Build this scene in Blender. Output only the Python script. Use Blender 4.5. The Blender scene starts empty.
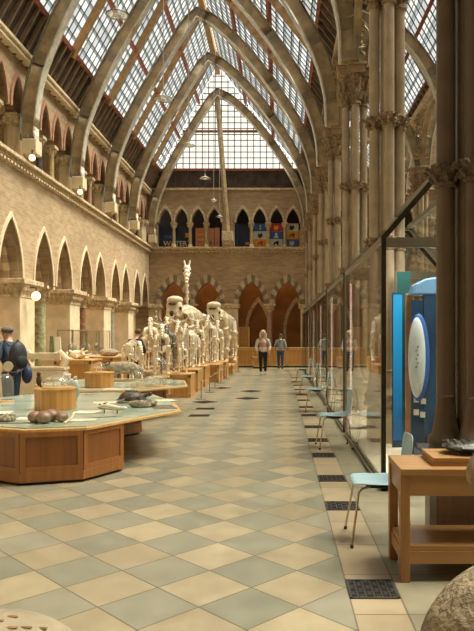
import bpy, bmesh, math, random
from mathutils import Vector, Matrix
R = random.Random(7)
PI = math.pi
sc = bpy.context.scene
COL = sc.collection
F = 650.0; VX = 280.0; VY = 335.0; CH = 1.6

# ------------------------------------------------------------------ materials
def nt(name):
    m = bpy.data.materials.new(name); m.use_nodes = True
    t = m.node_tree; b = t.nodes['Principled BSDF']
    return m, t, b
def N(t, typ, **kw):
    n = t.nodes.new(typ)
    for k, v in kw.items():
        if isinstance(k, str) and hasattr(n, k): setattr(n, k, v)
    return n
def L(t, a, b): t.links.new(a, b)
def mth(t, op, a, b=None, c=None):
    n = t.nodes.new('ShaderNodeMath'); n.operation = op
    for i, v in enumerate((a, b, c)):
        if v is None: continue
        if isinstance(v, (int, float)): n.inputs[i].default_value = v
        else: L(t, v, n.inputs[i])
    return n.outputs[0]
def mixc(t, fac, a, b, mode='MIX'):
    n = t.nodes.new('ShaderNodeMix'); n.data_type = 'RGBA'; n.blend_type = mode
    for s, v in ((n.inputs[0], fac), (n.inputs[6], a), (n.inputs[7], b)):
        if isinstance(v, (int, float)): s.default_value = v
        elif isinstance(v, tuple): s.default_value = v if len(v) == 4 else (*v, 1)
        else: L(t, v, s)
    return n.outputs[2]
def ramp(t, fac, stops):
    n = t.nodes.new('ShaderNodeValToRGB'); e = n.color_ramp.elements
    while len(e) < len(stops): e.new(0.5)
    for el, (p, c) in zip(e, stops): el.position = p; el.color = (*c, 1)
    L(t, fac, n.inputs[0]); return n.outputs[0]
def noise(t, vec, scale, detail=4):
    n = t.nodes.new('ShaderNodeTexNoise'); n.inputs['Scale'].default_value = scale
    n.inputs['Detail'].default_value = detail
    L(t, vec, n.inputs['Vector']); return n.outputs[0]
def bump(t, b, h, s=0.3, d=0.02):
    n = t.nodes.new('ShaderNodeBump'); n.inputs['Strength'].default_value = s
    n.inputs['Distance'].default_value = d; L(t, h, n.inputs['Height']); L(t, n.outputs[0], b.inputs['Normal'])
def plain(name, c, rough=.6, metal=0, var=.18, scale=6, bmp=0.0, c2=None, world=False, spec=None):
    m, t, b = nt(name)
    if world: v = t.nodes.new('ShaderNodeNewGeometry').outputs['Position']
    else: v = t.nodes.new('ShaderNodeTexCoord').outputs['Object']
    f = noise(t, v, scale)
    a = tuple(x*(1-var) for x in c); z = c2 or tuple(min(1, x*(1+var)) for x in c)
    L(t, ramp(t, f, [(.35, a), (.65, z)]), b.inputs['Base Color'])
    b.inputs['Roughness'].default_value = rough; b.inputs['Metallic'].default_value = metal
    if spec is not None: b.inputs['Specular IOR Level'].default_value = spec
    if bmp: bump(t, b, noise(t, v, scale*3), bmp, .03)
    return m
def emis(name, c, s):
    m, t, b = nt(name); b.inputs['Base Color'].default_value = (*c, 1)
    b.inputs['Emission Color'].default_value = (*c, 1); b.inputs['Emission Strength'].default_value = s
    return m
def wood(name, c1, c2, rough=.4, axis='Z', scale=1.0):
    m, t, b = nt(name)
    v = t.nodes.new('ShaderNodeTexCoord').outputs['Object']
    mp = t.nodes.new('ShaderNodeMapping'); L(t, v, mp.inputs[0])
    s = {'X': (1.2, 22, 22), 'Y': (22, 1.2, 22), 'Z': (22, 22, 1.2)}[axis]
    mp.inputs['Scale'].default_value = tuple(q*scale for q in s)
    f = noise(t, mp.outputs[0], 1.0, 6)
    L(t, ramp(t, f, [(.3, c1), (.7, c2)]), b.inputs['Base Color'])
    b.inputs['Roughness'].default_value = rough
    return m
def brick(name, axes, c1, c2, cm, red=.35):
    m, t, b = nt(name)
    p = t.nodes.new('ShaderNodeNewGeometry').outputs['Position']
    s = t.nodes.new('ShaderNodeSeparateXYZ'); L(t, p, s.inputs[0])
    c = t.nodes.new('ShaderNodeCombineXYZ')
    L(t, s.outputs[axes[0]], c.inputs[0]); L(t, s.outputs[2], c.inputs[1])
    n = t.nodes.new('ShaderNodeTexBrick'); L(t, c.outputs[0], n.inputs['Vector'])
    n.inputs['Color1'].default_value = (*c1, 1); n.inputs['Color2'].default_value = (*c2, 1); n.inputs['Mortar'].default_value = (*cm, 1)
    n.inputs['Scale'].default_value = 1; n.inputs['Brick Width'].default_value = .26; n.inputs['Row Height'].default_value = .085
    n.inputs['Mortar Size'].default_value = .008; n.inputs['Bias'].default_value = -.1
    mp = t.nodes.new('ShaderNodeMapping'); L(t, p, mp.inputs[0]); mp.inputs['Scale'].default_value = (1.6, 1.6, 7.0)
    f = noise(t, mp.outputs[0], 1.3, 5)
    reds = ramp(t, f, [(.5, (0, 0, 0)), (.62, (1, 1, 1))])
    k = mixc(t, mth(t, 'MULTIPLY', reds, red), n.outputs[0], (c2[0]*.8, c2[1]*.55, c2[2]*.5))
    big = noise(t, p, .7, 4)
    k = mixc(t, 1.0, k, ramp(t, big, [(.3, (.82, .8, .78)), (.7, (1.05, 1.04, 1.02))]), 'MULTIPLY')
    L(t, k, b.inputs['Base Color']); b.inputs['Roughness'].default_value = .9
    bump(t, b, n.outputs[1], -.3, .01)
    return m
def floor_mat():
    m, t, b = nt('stone_floor_tiles')
    p = t.nodes.new('ShaderNodeNewGeometry').outputs['Position']
    s = t.nodes.new('ShaderNodeSeparateXYZ'); L(t, p, s.inputs[0]); X, Y = s.outputs[0], s.outputs[1]
    T = .42; q = .70710678
    u = mth(t, 'DIVIDE', mth(t, 'SUBTRACT', mth(t, 'MULTIPLY', mth(t, 'ADD', X, Y), q), 1.944), T)
    v = mth(t, 'DIVIDE', mth(t, 'SUBTRACT', mth(t, 'MULTIPLY', mth(t, 'SUBTRACT', Y, X), q), 3.041), T)
    fu, fv = mth(t, 'FLOOR', u), mth(t, 'FLOOR', v)
    par = mth(t, 'FLOORED_MODULO', mth(t, 'ADD', fu, fv), 2.0)
    par = mth(t, 'LESS_THAN', par, .5)
    cb = t.nodes.new('ShaderNodeCombineXYZ'); L(t, fu, cb.inputs[0]); L(t, fv, cb.inputs[1])
    wn = t.nodes.new('ShaderNodeTexWhiteNoise'); L(t, cb.outputs[0], wn.inputs[0])
    rnd = wn.outputs[0]
    nz = noise(t, p, 5, 6)
    sand = ramp(t, rnd, [(0, (.30, .25, .16)), (1, (.38, .32, .21))])
    grn = ramp(t, rnd, [(0, (.215, .21, .155)), (1, (.275, .26, .19))])
    col = mixc(t, par, sand, grn)
    g = mth(t, 'MINIMUM', mth(t, 'PINGPONG', u, .5), mth(t, 'PINGPONG', v, .5))
    grout = mth(t, 'LESS_THAN', g, .012)
    # border strip and outer strip
    yy = mth(t, 'DIVIDE', Y, .62); fy = mth(t, 'FLOOR', yy)
    w2 = t.nodes.new('ShaderNodeTexWhiteNoise'); w2.noise_dimensions = '1D'; L(t, fy, w2.inputs[1])
    strip = ramp(t, w2.outputs[0], [(0, (.31, .25, .16)), (1, (.38, .31, .20))])
    outer = ramp(t, w2.outputs[0], [(0, (.22, .205, .14)), (1, (.28, .255, .175))])
    isS = mth(t, 'GREATER_THAN', X, .425); isO = mth(t, 'GREATER_THAN', X, .735)
    col = mixc(t, isS, col, strip); col = mixc(t, isO, col, outer)
    gy = mth(t, 'LESS_THAN', mth(t, 'PINGPONG', yy, .5), .008)
    gx = mth(t, 'LESS_THAN', mth(t, 'ABSOLUTE', mth(t, 'SUBTRACT', X, .425)), .005)
    gx2 = mth(t, 'LESS_THAN', mth(t, 'ABSOLUTE', mth(t, 'SUBTRACT', X, .735)), .006)
    gr = mth(t, 'ADD', mth(t, 'MULTIPLY', grout, mth(t, 'SUBTRACT', 1.0, isS)), mth(t, 'MULTIPLY', gy, isS))
    gr = mth(t, 'MINIMUM', mth(t, 'ADD', mth(t, 'ADD', gr, gx), gx2), 1.0)
    col = mixc(t, 1.0, col, ramp(t, nz, [(.3, (.86, .86, .86)), (.7, (1.08, 1.08, 1.08))]), 'MULTIPLY')
    col = mixc(t, mth(t, 'MULTIPLY', gr, .75), col, (.09, .07, .045))
    L(t, col, b.inputs['Base Color'])
    L(t, ramp(t, nz, [(.3, (.34, .34, .34)), (.7, (.52, .52, .52))]), b.inputs['Roughness'])
    b.inputs['Specular IOR Level'].default_value = .45
    return m
def glass(name, tint=(1, 1, 1), ior=1.5, body=0.0, bodycol=(.8, .8, .8)):
    m, t, b = nt(name); t.nodes.remove(b)
    out = [n for n in t.nodes if n.type == 'OUTPUT_MATERIAL'][0]
    tr = t.nodes.new('ShaderNodeBsdfTransparent'); tr.inputs[0].default_value = (*tint, 1)
    gl = t.nodes.new('ShaderNodeBsdfGlossy'); gl.inputs['Roughness'].default_value = .0
    fr = t.nodes.new('ShaderNodeFresnel'); bf = t.nodes.new('ShaderNodeNewGeometry').outputs['Backfacing']
    L(t, mth(t, 'MULTIPLY_ADD', bf, 1/ior-ior, ior), fr.inputs[0])
    mx = t.nodes.new('ShaderNodeMixShader'); L(t, fr.outputs[0], mx.inputs[0]); L(t, tr.outputs[0], mx.inputs[1]); L(t, gl.outputs[0], mx.inputs[2])
    o = mx.outputs[0]
    if body:
        d = t.nodes.new('ShaderNodeBsdfDiffuse'); d.inputs[0].default_value = (*bodycol, 1)
        m2 = t.nodes.new('ShaderNodeMixShader'); m2.inputs[0].default_value = body
        L(t, o, m2.inputs[1]); L(t, d.outputs[0], m2.inputs[2]); o = m2.outputs[0]
    L(t, o, out.inputs[0]); return m
def roofglass(name):
    # patterned roof tiles of glass: clear and frosted pieces in rows
    m, t, b = nt(name); t.nodes.remove(b)
    out = [n for n in t.nodes if n.type == 'OUTPUT_MATERIAL'][0]
    p = t.nodes.new('ShaderNodeNewGeometry').outputs['Position']
    s = t.nodes.new('ShaderNodeSeparateXYZ'); L(t, p, s.inputs[0])
    yy = mth(t, 'DIVIDE', s.outputs[1], .333); zz = mth(t, 'DIVIDE', s.outputs[2], .312)
    cb = t.nodes.new('ShaderNodeCombineXYZ'); L(t, mth(t, 'FLOOR', yy), cb.inputs[0]); L(t, mth(t, 'FLOOR', zz), cb.inputs[1])
    wn = t.nodes.new('ShaderNodeTexWhiteNoise'); L(t, cb.outputs[0], wn.inputs[0])
    half = mth(t, 'LESS_THAN', mth(t, 'FRACT', zz), .3)
    c1 = ramp(t, wn.outputs[0], [(0, (.66, .67, .66)), (1, (.97, .96, .92))])
    c = mixc(t, half, c1, (.50, .54, .54))
    tr = t.nodes.new('ShaderNodeBsdfTransparent'); L(t, c, tr.inputs[0])
    L(t, tr.outputs[0], out.inputs[0]); return m
def striped(name, a, bcol, f=2.6):
    m, t, b = nt(name)
    p = t.nodes.new('ShaderNodeNewGeometry').outputs['Position']
    s = t.nodes.new('ShaderNodeSeparateXYZ'); L(t, p, s.inputs[0])
    k = mth(t, 'GREATER_THAN', mth(t, 'SINE', mth(t, 'MULTIPLY', s.outputs[2], 2*PI*f)), 0.0)
    c = mixc(t, k, a, bcol); c = mixc(t, 1.0, c, ramp(t, noise(t, p, 9), [(.3, (.85,)*3), (.7, (1.08,)*3)]), 'MULTIPLY')
    L(t, c, b.inputs['Base Color']); b.inputs['Roughness'].default_value = .85
    return m

M = {}
M['floor'] = floor_mat()
M['brickL'] = brick('buff_brick_side', (1,), (.50, .38, .235), (.40, .29, .175), (.52, .41, .27), .4)
M['brickF'] = brick('buff_brick_end', (0,), (.46, .345, .21), (.35, .25, .15), (.48, .38, .24), .4)
M['stone'] = plain('cream_stone', (.68, .56, .38), .8, var=.12, scale=3, bmp=.1, world=True)
M['stone2'] = plain('carved_stone', (.56, .44, .28), .85, var=.3, scale=9, bmp=.6, world=True)
M['stoneD'] = striped('banded_arch_stone', (.55, .42, .26), (.36, .255, .165))
M['pink'] = plain('pink_arch_stone', (.42, .235, .15), .8, var=.2, scale=8, world=True)
M['light_v'] = plain('pale_voussoir', (.50, .39, .25), .85, world=True)
M['dark_v'] = plain('dark_voussoir', (.22, .16, .11), .85, world=True)
M['plaster'] = plain('warm_plaster', (.60, .48, .31), .85, var=.08, scale=2, world=True)
M['brownwall'] = plain('brown_corridor', (.30, .135, .04), .8, var=.2, scale=1.5, world=True)
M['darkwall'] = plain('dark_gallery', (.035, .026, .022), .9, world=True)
M['gcol'] = plain('green_marble', (.22, .24, .12), .35, c2=(.46, .45, .26), scale=9)
M['rcol'] = plain('red_granite', (.20, .085, .05), .35, c2=(.34, .17, .11), scale=12)
M['bcol'] = plain('black_marble', (.045, .045, .05), .3, c2=(.10, .10, .10), scale=12)
M['ycol'] = plain('buff_marble', (.44, .33, .17), .4, scale=8)
M['pcol'] = plain('pink_granite', (.40, .24, .17), .4, scale=12)
M['greycol'] = plain('grey_marble', (.30, .29, .22), .4, scale=12)
M['iron'] = plain('painted_iron_rib', (.36, .265, .145), .55, c2=(.47, .355, .20), scale=4, world=True)
M['ironedge'] = plain('pale_rib_flange', (.62, .58, .48), .4, metal=.1, world=True)
M['ironband'] = plain('dark_rib_strap', (.20, .175, .13), .5, world=True)
M['ironstrap'] = plain('iron_strap', (.26, .21, .135), .5, world=True)
M['saucer'] = glass('lamp_saucer_glass', (.9, .9, .88), 1.4, .3, (.75, .73, .66))
M['shaft_shaded'] = plain('shaded_iron_shaft', (.115, .082, .052), .35, var=.12, scale=4, world=True)  # shaft paint with shade put into the colour, for the nearest column
M['cap_shaded'] = plain('shaded_leaf_ring', (.09, .055, .035), .5, c2=(.19, .13, .08), scale=18, bmp=.8, world=True)  # shaded copy of the leaf capital colour, for the nearest column's rings
M['shaft'] = plain('painted_iron_shaft', (.42, .335, .225), .38, var=.12, scale=4, world=True)
M['capital'] = plain('bronze_leaf_capital', (.22, .13, .07), .55, c2=(.42, .29, .16), scale=18, bmp=.8, world=True)
M['abacus'] = plain('rust_painted_abacus', (.34, .23, .13), .6, world=True)
M['oakbeam'] = plain('orange_roof_beam', (.36, .21, .08), .6, world=True)
M['redbeam'] = plain('red_painted_purlin', (.28, .085, .045), .6, world=True)
M['darkwood'] = plain('dark_roof_boards', (.065, .04, .03), .8, var=.35, scale=3, world=True)
M['rafter'] = plain('brown_rafter', (.22, .15, .09), .7, world=True)
M['mullion'] = plain('glazing_bar', (.16, .14, .12), .5, world=True)
M['rglass'] = roofglass('roof_glass')
M['oak'] = wood('orange_oak', (.46, .21, .05), (.66, .34, .10), .35)
M['oakd'] = wood('panelled_oak', (.20, .072, .018), (.28, .105, .028), .35)
M['oakm'] = wood('framing_oak', (.27, .105, .027), (.36, .15, .042), .35)
M['oakl'] = wood('pale_oak', (.56, .33, .12), (.72, .45, .18), .4)
M['oakx'] = wood('honey_table_wood', (.29, .15, .05), (.38, .205, .075), .4, 'X')
M['oakz'] = wood('table_leg_wood', (.27, .125, .04), (.35, .17, .055), .4, 'Z')
M['gtop'] = plain('pale_green_display_top', (.38, .50, .40), .15, c2=(.54, .60, .50), scale=1.6)
M['paper'] = plain('cream_paper', (.70, .64, .50), .6, var=.1)
M['darkprint'] = plain('dark_print', (.12, .10, .08), .3, scale=20, c2=(.34, .26, .18))
M['bone'] = plain('ivory_bone', (.88, .80, .65), .5, var=.08, scale=10)
M['bone2'] = plain('yellowed_bone', (.76, .66, .48), .5, var=.18, scale=8)
M['bonedark'] = plain('darkened_bone', (.17, .15, .12), .5, c2=(.34, .31, .26), scale=8)
M['hollow'] = plain('bone_hollow', (.07, .045, .03), .9)
M['glass'] = glass('case_glass', (.97, .97, .95), 1.5)
M['glassc'] = glass('clear_case_glass', (.98, .98, .97), 1.35)
M['gableglass'] = glass('gable_glass', (.93, .91, .84), 1.2)
M['dome'] = glass('dome_glass', (.96, .97, .96), 1.6, .07)
M['bronze'] = plain('dark_bronze_frame', (.05, .042, .03), .35, metal=.6, world=True)
M['steel'] = plain('satin_case_metal', (.30, .29, .23), .35, metal=.5, var=.08, world=True)
M['chrome'] = plain('chrome', (.62, .55, .44), .2, metal=1, var=.05)
M['seat'] = plain('pale_blue_plastic', (.36, .53, .60), .4, var=.04, scale=3)
M['rubber'] = plain('black_rubber', (.02, .02, .02), .6)
M['grate'] = plain('cast_iron_grate', (.045, .04, .035), .5)
M['gratebg'] = plain('grate_shadow_gap', (.008, .008, .008), .9)
M['led'] = emis('led_strip', (1, .74, .62), 1.7)
M['globe'] = emis('opal_globe', (1, .88, .66), .9)
M['teal'] = plain('teal_panel', (.015, .13, .12), .5, var=.1)
def litblue():
    m, t, b = nt('backlit_blue_panel')
    s_ = t.nodes.new('ShaderNodeSeparateXYZ'); L(t, t.nodes.new('ShaderNodeTexCoord').outputs['Object'], s_.inputs[0])
    c = ramp(t, mth(t, 'DIVIDE', s_.outputs[2], 2.1), [(.15, (.0, .05, .16)), (.9, (.02, .42, .78))])
    L(t, c, b.inputs['Emission Color']); b.inputs['Emission Strength'].default_value = .7; b.inputs['Base Color'].default_value = (.01, .1, .2, 1); return m
M['bluelit'] = litblue()
M['navy'] = plain('navy_panel', (.012, .055, .13), .45, c2=(.02, .10, .22), scale=1)
M['sky'] = plain('sky_blue_panel', (.16, .36, .62), .5, var=.08)
M['podw'] = plain('pale_grey_pod', (.60, .69, .74), .4, var=.1)
M['copper'] = plain('copper_post', (.50, .26, .12), .35)
M['white'] = plain('white_card', (.75, .72, .64), .6, var=.05)
M['boulder'] = plain('pitted_tan_stone', (.21, .16, .095), .85, c2=(.34, .27, .17), scale=9, bmp=.9)
M['boulder2'] = plain('pale_marked_stone', (.30, .25, .165), .85, c2=(.38, .32, .22), scale=3, bmp=.4)
M['mark'] = plain('brown_fossil_mark', (.20, .11, .04), .8, scale=20)
M['verdigris'] = plain('dark_cast_bronze', (.05, .05, .045), .35, metal=.5, c2=(.16, .16, .14), scale=14, bmp=.5)
M['plinthbrown'] = wood('brown_case_side', (.15, .085, .04), (.20, .12, .06), .5)
M['skin'] = plain('skin', (.55, .32, .22), .6, var=.06)
M['denim'] = plain('dark_denim', (.045, .07, .12), .85, var=.25, scale=18)
M['jeans'] = plain('blue_jeans', (.05, .08, .15), .85, var=.2, scale=14)
M['blackcloth'] = plain('black_cloth', (.015, .015, .018), .8)
M['charcoal'] = plain('charcoal_nylon', (.035, .037, .045), .6, var=.3, scale=12)
M['greycap'] = plain('grey_tweed_cap', (.13, .11, .09), .85, var=.3, scale=30)
M['pinktop'] = plain('salmon_top', (.62, .30, .24), .8)
M['whitecloth'] = plain('white_knit', (.68, .63, .56), .85)
M['hoodie'] = plain('grey_blue_hoodie', (.30, .33, .33), .85)
M['blond'] = plain('pale_blond_hair', (.62, .54, .40), .7, scale=20)
M['brownhair'] = plain('brown_hair', (.09, .06, .035), .7)
M['shoe'] = plain('dark_shoe', (.05, .04, .04), .5)
M['sneaker'] = plain('pale_trainer', (.45, .40, .38), .6)
M['navybag'] = plain('navy_bag', (.03, .045, .11), .6)
M['fur'] = plain('grey_brown_fur', (.34, .27, .18), .95, c2=(.56, .47, .34), scale=22, bmp=.8)
M['furd'] = plain('dark_fur', (.07, .045, .03), .95, scale=22)
M['shell'] = plain('brown_turtle_shell', (.05, .04, .03), .35, c2=(.14, .11, .08), scale=16, bmp=.5)
M['nut'] = plain('brown_fossil_egg', (.17, .09, .05), .45, c2=(.42, .27, .18), scale=7, bmp=.4)
M['coral'] = plain('white_coral', (.72, .66, .56), .8, bmp=.7, scale=20)
M['rockm'] = plain('grey_rock', (.22, .19, .13), .8, c2=(.40, .35, .25), scale=12, bmp=.8)
M['orange'] = plain('orange_board', (.60, .24, .10), .6, var=.05)
M['orange2'] = plain('salmon_board', (.62, .30, .16), .6, var=.05)
M['posternavy'] = plain('navy_poster', (.008, .018, .05), .5)
M['pblue'] = plain('blue_poster', (.03, .12, .42), .6, var=.05)
M['pred'] = plain('red_poster', (.55, .03, .02), .6, var=.05)
M['pyel'] = plain('yellow_poster', (.75, .38, .03), .6, var=.05)
M['pwhite'] = plain('white_poster', (.60, .58, .50), .6, var=.05)
M['pblack'] = plain('black_ink', (.01, .01, .01), .6)
M['lampdisc'] = plain('pale_lamp_saucer', (.62, .60, .55), .4)
M['cable'] = plain('grey_cable', (.35, .33, .28), .5)
M['greenboard'] = plain('green_board', (.16, .20, .10), .6)

# ------------------------------------------------------------------ mesh builder
class MB:
    def __init__(s): s.v = []; s.f = []; s.m = []; s.mi = 0
    def add(s, vs, fs):
        o = len(s.v); s.v += [tuple(v) for v in vs]
        for f in fs: s.f.append([i+o for i in f]); s.m.append(s.mi)
    def box(s, x0, x1, y0, y1, z0, z1):
        s.add([(x, y, z) for z in (z0, z1) for y in (y0, y1) for x in (x0, x1)],
              [(0, 2, 3, 1), (4, 5, 7, 6), (0, 1, 5, 4), (1, 3, 7, 5), (3, 2, 6, 7), (2, 0, 4, 6)])
        return s
    def prism(s, poly, a, b, plane='XY', top=None):
        def P(p, d):
            if plane == 'XY': return (p[0], p[1], d)
            if plane == 'XZ': return (p[0], d, p[1])
            return (d, p[0], p[1])
        n = len(poly); tp = top or poly
        s.add([P(p, a) for p in poly] + [P(p, b) for p in tp],
              [list(range(n))[::-1], list(range(n, 2*n))] + [(i, (i+1) % n, n+(i+1) % n, n+i) for i in range(n)])
        return s
    def tube(s, pts, rad, n=8, flat=None):
        pts = [Vector(p) for p in pts]
        if isinstance(rad, (int, float)): rad = [rad]*len(pts)
        vs = []; fs = []
        ref = None
        for i, p in enumerate(pts):
            d = (pts[min(i+1, len(pts)-1)]-pts[max(i-1, 0)])
            if d.length < 1e-9: d = Vector((0, 0, 1))
            d.normalize()
            if ref is None:
                ref = Vector((0, 0, 1)) if abs(d.z) < .9 else Vector((1, 0, 0))
            a = d.cross(ref)
            if a.length < 1e-5: a = d.cross(Vector((0, 1, 0)))
            a.normalize(); b = a.cross(d).normalized(); ref = b
            for k in range(n):
                t = 2*PI*k/n
                vs.append(p+a*math.cos(t)*rad[i]+b*math.sin(t)*rad[i]*(flat or 1))
        for i in range(len(pts)-1):
            for k in range(n): fs.append((i*n+k, i*n+(k+1) % n, (i+1)*n+(k+1) % n, (i+1)*n+k))
        fs.append(list(range(n))[::-1]); fs.append([(len(pts)-1)*n+k for k in range(n)])
        s.add(vs, fs); return s
    def lathe(s, prof, c=(0, 0, 0), n=16, ph=0, sx=1, sy=1):
        vs = []; fs = []
        for r, z in prof:
            for k in range(n):
                t = 2*PI*k/n+ph; vs.append((c[0]+r*sx*math.cos(t), c[1]+r*sy*math.sin(t), c[2]+z))
        for i in range(len(prof)-1):
            for k in range(n): fs.append((i*n+k, i*n+(k+1) % n, (i+1)*n+(k+1) % n, (i+1)*n+k))
        fs.append(list(range(n))[::-1]); fs.append([(len(prof)-1)*n+k for k in range(n)])
        s.add(vs, fs); return s
    def ell(s, c, r, n=12, m=8, rot=None, nz=0, seed=0):
        vs = []; fs = []; q = random.Random(seed)
        for j in range(m+1):
            a = -PI/2+PI*j/m
            for k in range(n):
                t = 2*PI*k/n
                p = Vector((math.cos(a)*math.cos(t)*r[0], math.cos(a)*math.sin(t)*r[1], math.sin(a)*r[2]))
                if nz and 0 < j < m: p *= 1+q.uniform(-nz, nz)
                if rot: p = rot @ p
                vs.append(p+Vector(c))
        for j in range(m):
            for k in range(n): fs.append((j*n+k, j*n+(k+1) % n, (j+1)*n+(k+1) % n, (j+1)*n+k))
        s.add(vs, fs); return s
    def build(s, name, mats, parent=None, smooth=False, bevel=0, sub=0):
        me = bpy.data.meshes.new(name); me.from_pydata(s.v, [], s.f)
        if not isinstance(mats, (list, tuple)): mats = [mats]
        for m in mats: me.materials.append(M[m] if isinstance(m, str) else m)
        me.polygons.foreach_set('material_index', s.m)
        bm = bmesh.new(); bm.from_mesh(me); bmesh.ops.remove_doubles(bm, verts=bm.verts, dist=1e-6)
        bmesh.ops.recalc_face_normals(bm, faces=bm.faces); bm.to_mesh(me); bm.free()
        if smooth:
            me.polygons.foreach_set('use_smooth', [True]*len(me.polygons))
            try: me.set_sharp_from_angle(angle=math.radians(40))
            except Exception: pass
        o = bpy.data.objects.new(name, me); COL.objects.link(o)
        if parent: o.parent = parent
        if bevel:
            b = o.modifiers.new('bevel', 'BEVEL'); b.width = bevel; b.segments = 2; b.limit_method = 'ANGLE'
        if sub:
            b = o.modifiers.new('subdivide', 'SUBSURF'); b.levels = sub; b.render_levels = sub
        return o
def tag(o, label=None, cat=None, group=None, kind=None):
    if label: o['label'] = label
    if cat: o['category'] = cat
    if group: o['group'] = group
    if kind: o['kind'] = kind
    return o
def thing(name, label, cat, loc=(0, 0, 0), rz=0, group=None, s=1):
    o = bpy.data.objects.new(name, None); COL.objects.link(o)
    o.location = loc; o.rotation_euler = (0, 0, rz); o.scale = (s, s, s); o.empty_display_size = .1
    return tag(o, label, cat, group)
def struct(name, mb, mats, **k):
    return tag(mb.build(name, mats, **k), kind='structure')
def copy_tree(o, parent=None):
    c = o.copy(); COL.objects.link(c)
    if parent: c.parent = parent
    for ch in [q for q in bpy.data.objects if q.parent == o]: copy_tree(ch, c)
    return c
ORD = ['first', 'second', 'third', 'fourth', 'fifth', 'sixth', 'seventh', 'eighth', 'ninth', 'tenth', 'eleventh', 'twelfth',
       'thirteenth', 'fourteenth', 'fifteenth', 'sixteenth', 'seventeenth', 'eighteenth', 'nineteenth', 'twentieth']

def arch(cx, hw, z0, za, n=8):
    h = za-z0; r = (hw*hw+h*h)/(2*hw); c = cx-hw+r; am = math.atan2(h, cx-c)
    lp = [(c+r*math.cos(a), z0+r*math.sin(a)) for a in [PI+(am-PI)*i/n for i in range(n+1)]]
    return lp+[(2*cx-x, z) for x, z in lp[-2::-1]]
def band(mb, cx, hw0, za0, hw1, za1, z0, a, b, plane, n=8, alt=True):
    p, q = arch(cx, hw0, z0, za0, n), arch(cx, hw1, z0, za1, n)
    for i in range(len(p)-1):
        if alt: mb.mi = i % 2
        mb.prism([p[i], p[i+1], q[i+1], q[i]], a, b, plane)

# ------------------------------------------------------------------ setting
BAYS = [1.3+4*k for k in range(9)]                   # piers along the court
YF = 33.3; XL = -6.7
mb = MB(); mb.box(-9.6, 12.5, -1.7, 36.5, -.1, 0); struct('floor', mb, 'floor')
mb = MB(); mb.box(-9.6, 12.5, -1.8, -1.5, 0, 9.0); mb.prism([(-6.8, 9.0), (2.0, 9.0), (-3.2, 15.4)], -1.8, -1.5, 'XZ'); mb.prism([(4.7, 9.0), (9.7, 9.0), (7.2, 14)], -1.8, -1.5, 'XZ'); mb.prism([(1.9, 9.0), (4.6, 9.0), (3.25, 11.4)], -1.8, -1.5, 'XZ')
struct('wall_front', mb, 'brickF')

def arcade_wall(xf, sgn, nm, brickm, y0=-1.5):
    # sgn=-1: wall body extends towards -X from face xf
    def X(d): return xf+sgn*d
    mb = MB()
    cs = [p+d for p in BAYS[:-1] for d in (1.13, 2.87)]
    out = [(y0, 6.0), (y0, 3.05)]
    for c in cs: out += arch(c, .72, 3.05, 4.55)
    out += [(YF, 3.05), (YF, 6.0)]
    mb.prism(out, X(0), X(.3), 'YZ')
    o = struct(nm, mb, brickm)
    mb = MB(); out = [(y0, 6.0), (y0, 3.05)]
    for c in cs: out += arch(c, .60, 3.05, 4.36)
    out += [(YF, 3.05), (YF, 6.0)]
    mb.prism(out, X(.3), X(.55), 'YZ')
    tag(mb.build('arch_soffit', 'stoneD', o), 'banded stone inner order of the arches')
    mb = MB(); out = [(y0, 6.0), (y0, 3.05)]
    for c in cs: out += arch(c, .5, 3.05, 4.2)
    out += [(YF, 3.05), (YF, 6.0)]
    mb.prism(out, X(.55), X(.85), 'YZ'); mb.build('inner_order', 'stone', o)
    mb = MB()
    for c in cs: band(mb, c, .72, 4.55, .80, 4.68, 3.05, X(-.035), X(.1), 'YZ', alt=False)
    mb.build('hood_moulding', 'stone', o)
    # upper arcade
    mb = MB(); cs2 = [p+d for p in BAYS[:-1] for d in (.5, 1.5, 2.5, 3.5)]
    out = [(y0, 8.85), (y0, 7.4)]
    for c in cs2: out += arch(c, .36, 7.4, 8.28)
    out += [(YF, 7.4), (YF, 8.85)]
    mb.prism(out, X(.12), X(.55), 'YZ'); mb.build('upper_wall', brickm, o)
    mb = MB()
    for c in cs2:
        band(mb, c, .36, 8.28, .45, 8.42, 7.4, X(.06), X(.3), 'YZ', alt=False)
    mb.build('upper_arch_moulding', 'pink', o)
    mb = MB()
    for z, d0 in ((5.86, -.06), (5.94, -.13), (6.02, -.2)): mb.box(*sorted((X(d0), X(.9))), y0, YF, z, z+.08)
    mb.box(*sorted((X(-.14), X(.9))), y0, YF, 6.10, 6.14)
    for i in range(170):
        y = -1.2+i*.2
        mb.box(*sorted((X(-.17), X(-.0))), y, y+.1, 5.8, 5.86)
    struct('trim_1' if sgn < 0 else 'trim_2', mb, 'stone2')
    mb = MB(); mb.box(*sorted((X(-.1), X(.6))), y0, YF, 8.78, 8.90); mb.box(*sorted((X(-.16), X(.6))), y0, YF, 8.90, 8.98)
    struct('trim_3' if sgn < 0 else 'trim_4', mb, 'stone')
    mb = MB(); mb.box(*sorted((X(.85), X(2.8))), y0, YF, 5.75, 5.95); mb.box(*sorted((X(.55), X(2.8))), y0, YF, 8.85, 8.95)
    struct('ceiling_of_side_corridor' if sgn < 0 else 'ceiling_of_far_side_corridor', mb, 'plaster')
    mb = MB(); mb.box(*sorted((X(2.7), X(2.9))), y0, YF, 0, 8.95)
    struct('wall_left_corridor' if sgn < 0 else 'wall_right_corridor', mb, 'plaster')
arcade_wall(XL, -1, 'wall_left', 'brickL')
arcade_wall(9.6, 1, 'wall_right', 'brickL')

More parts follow.
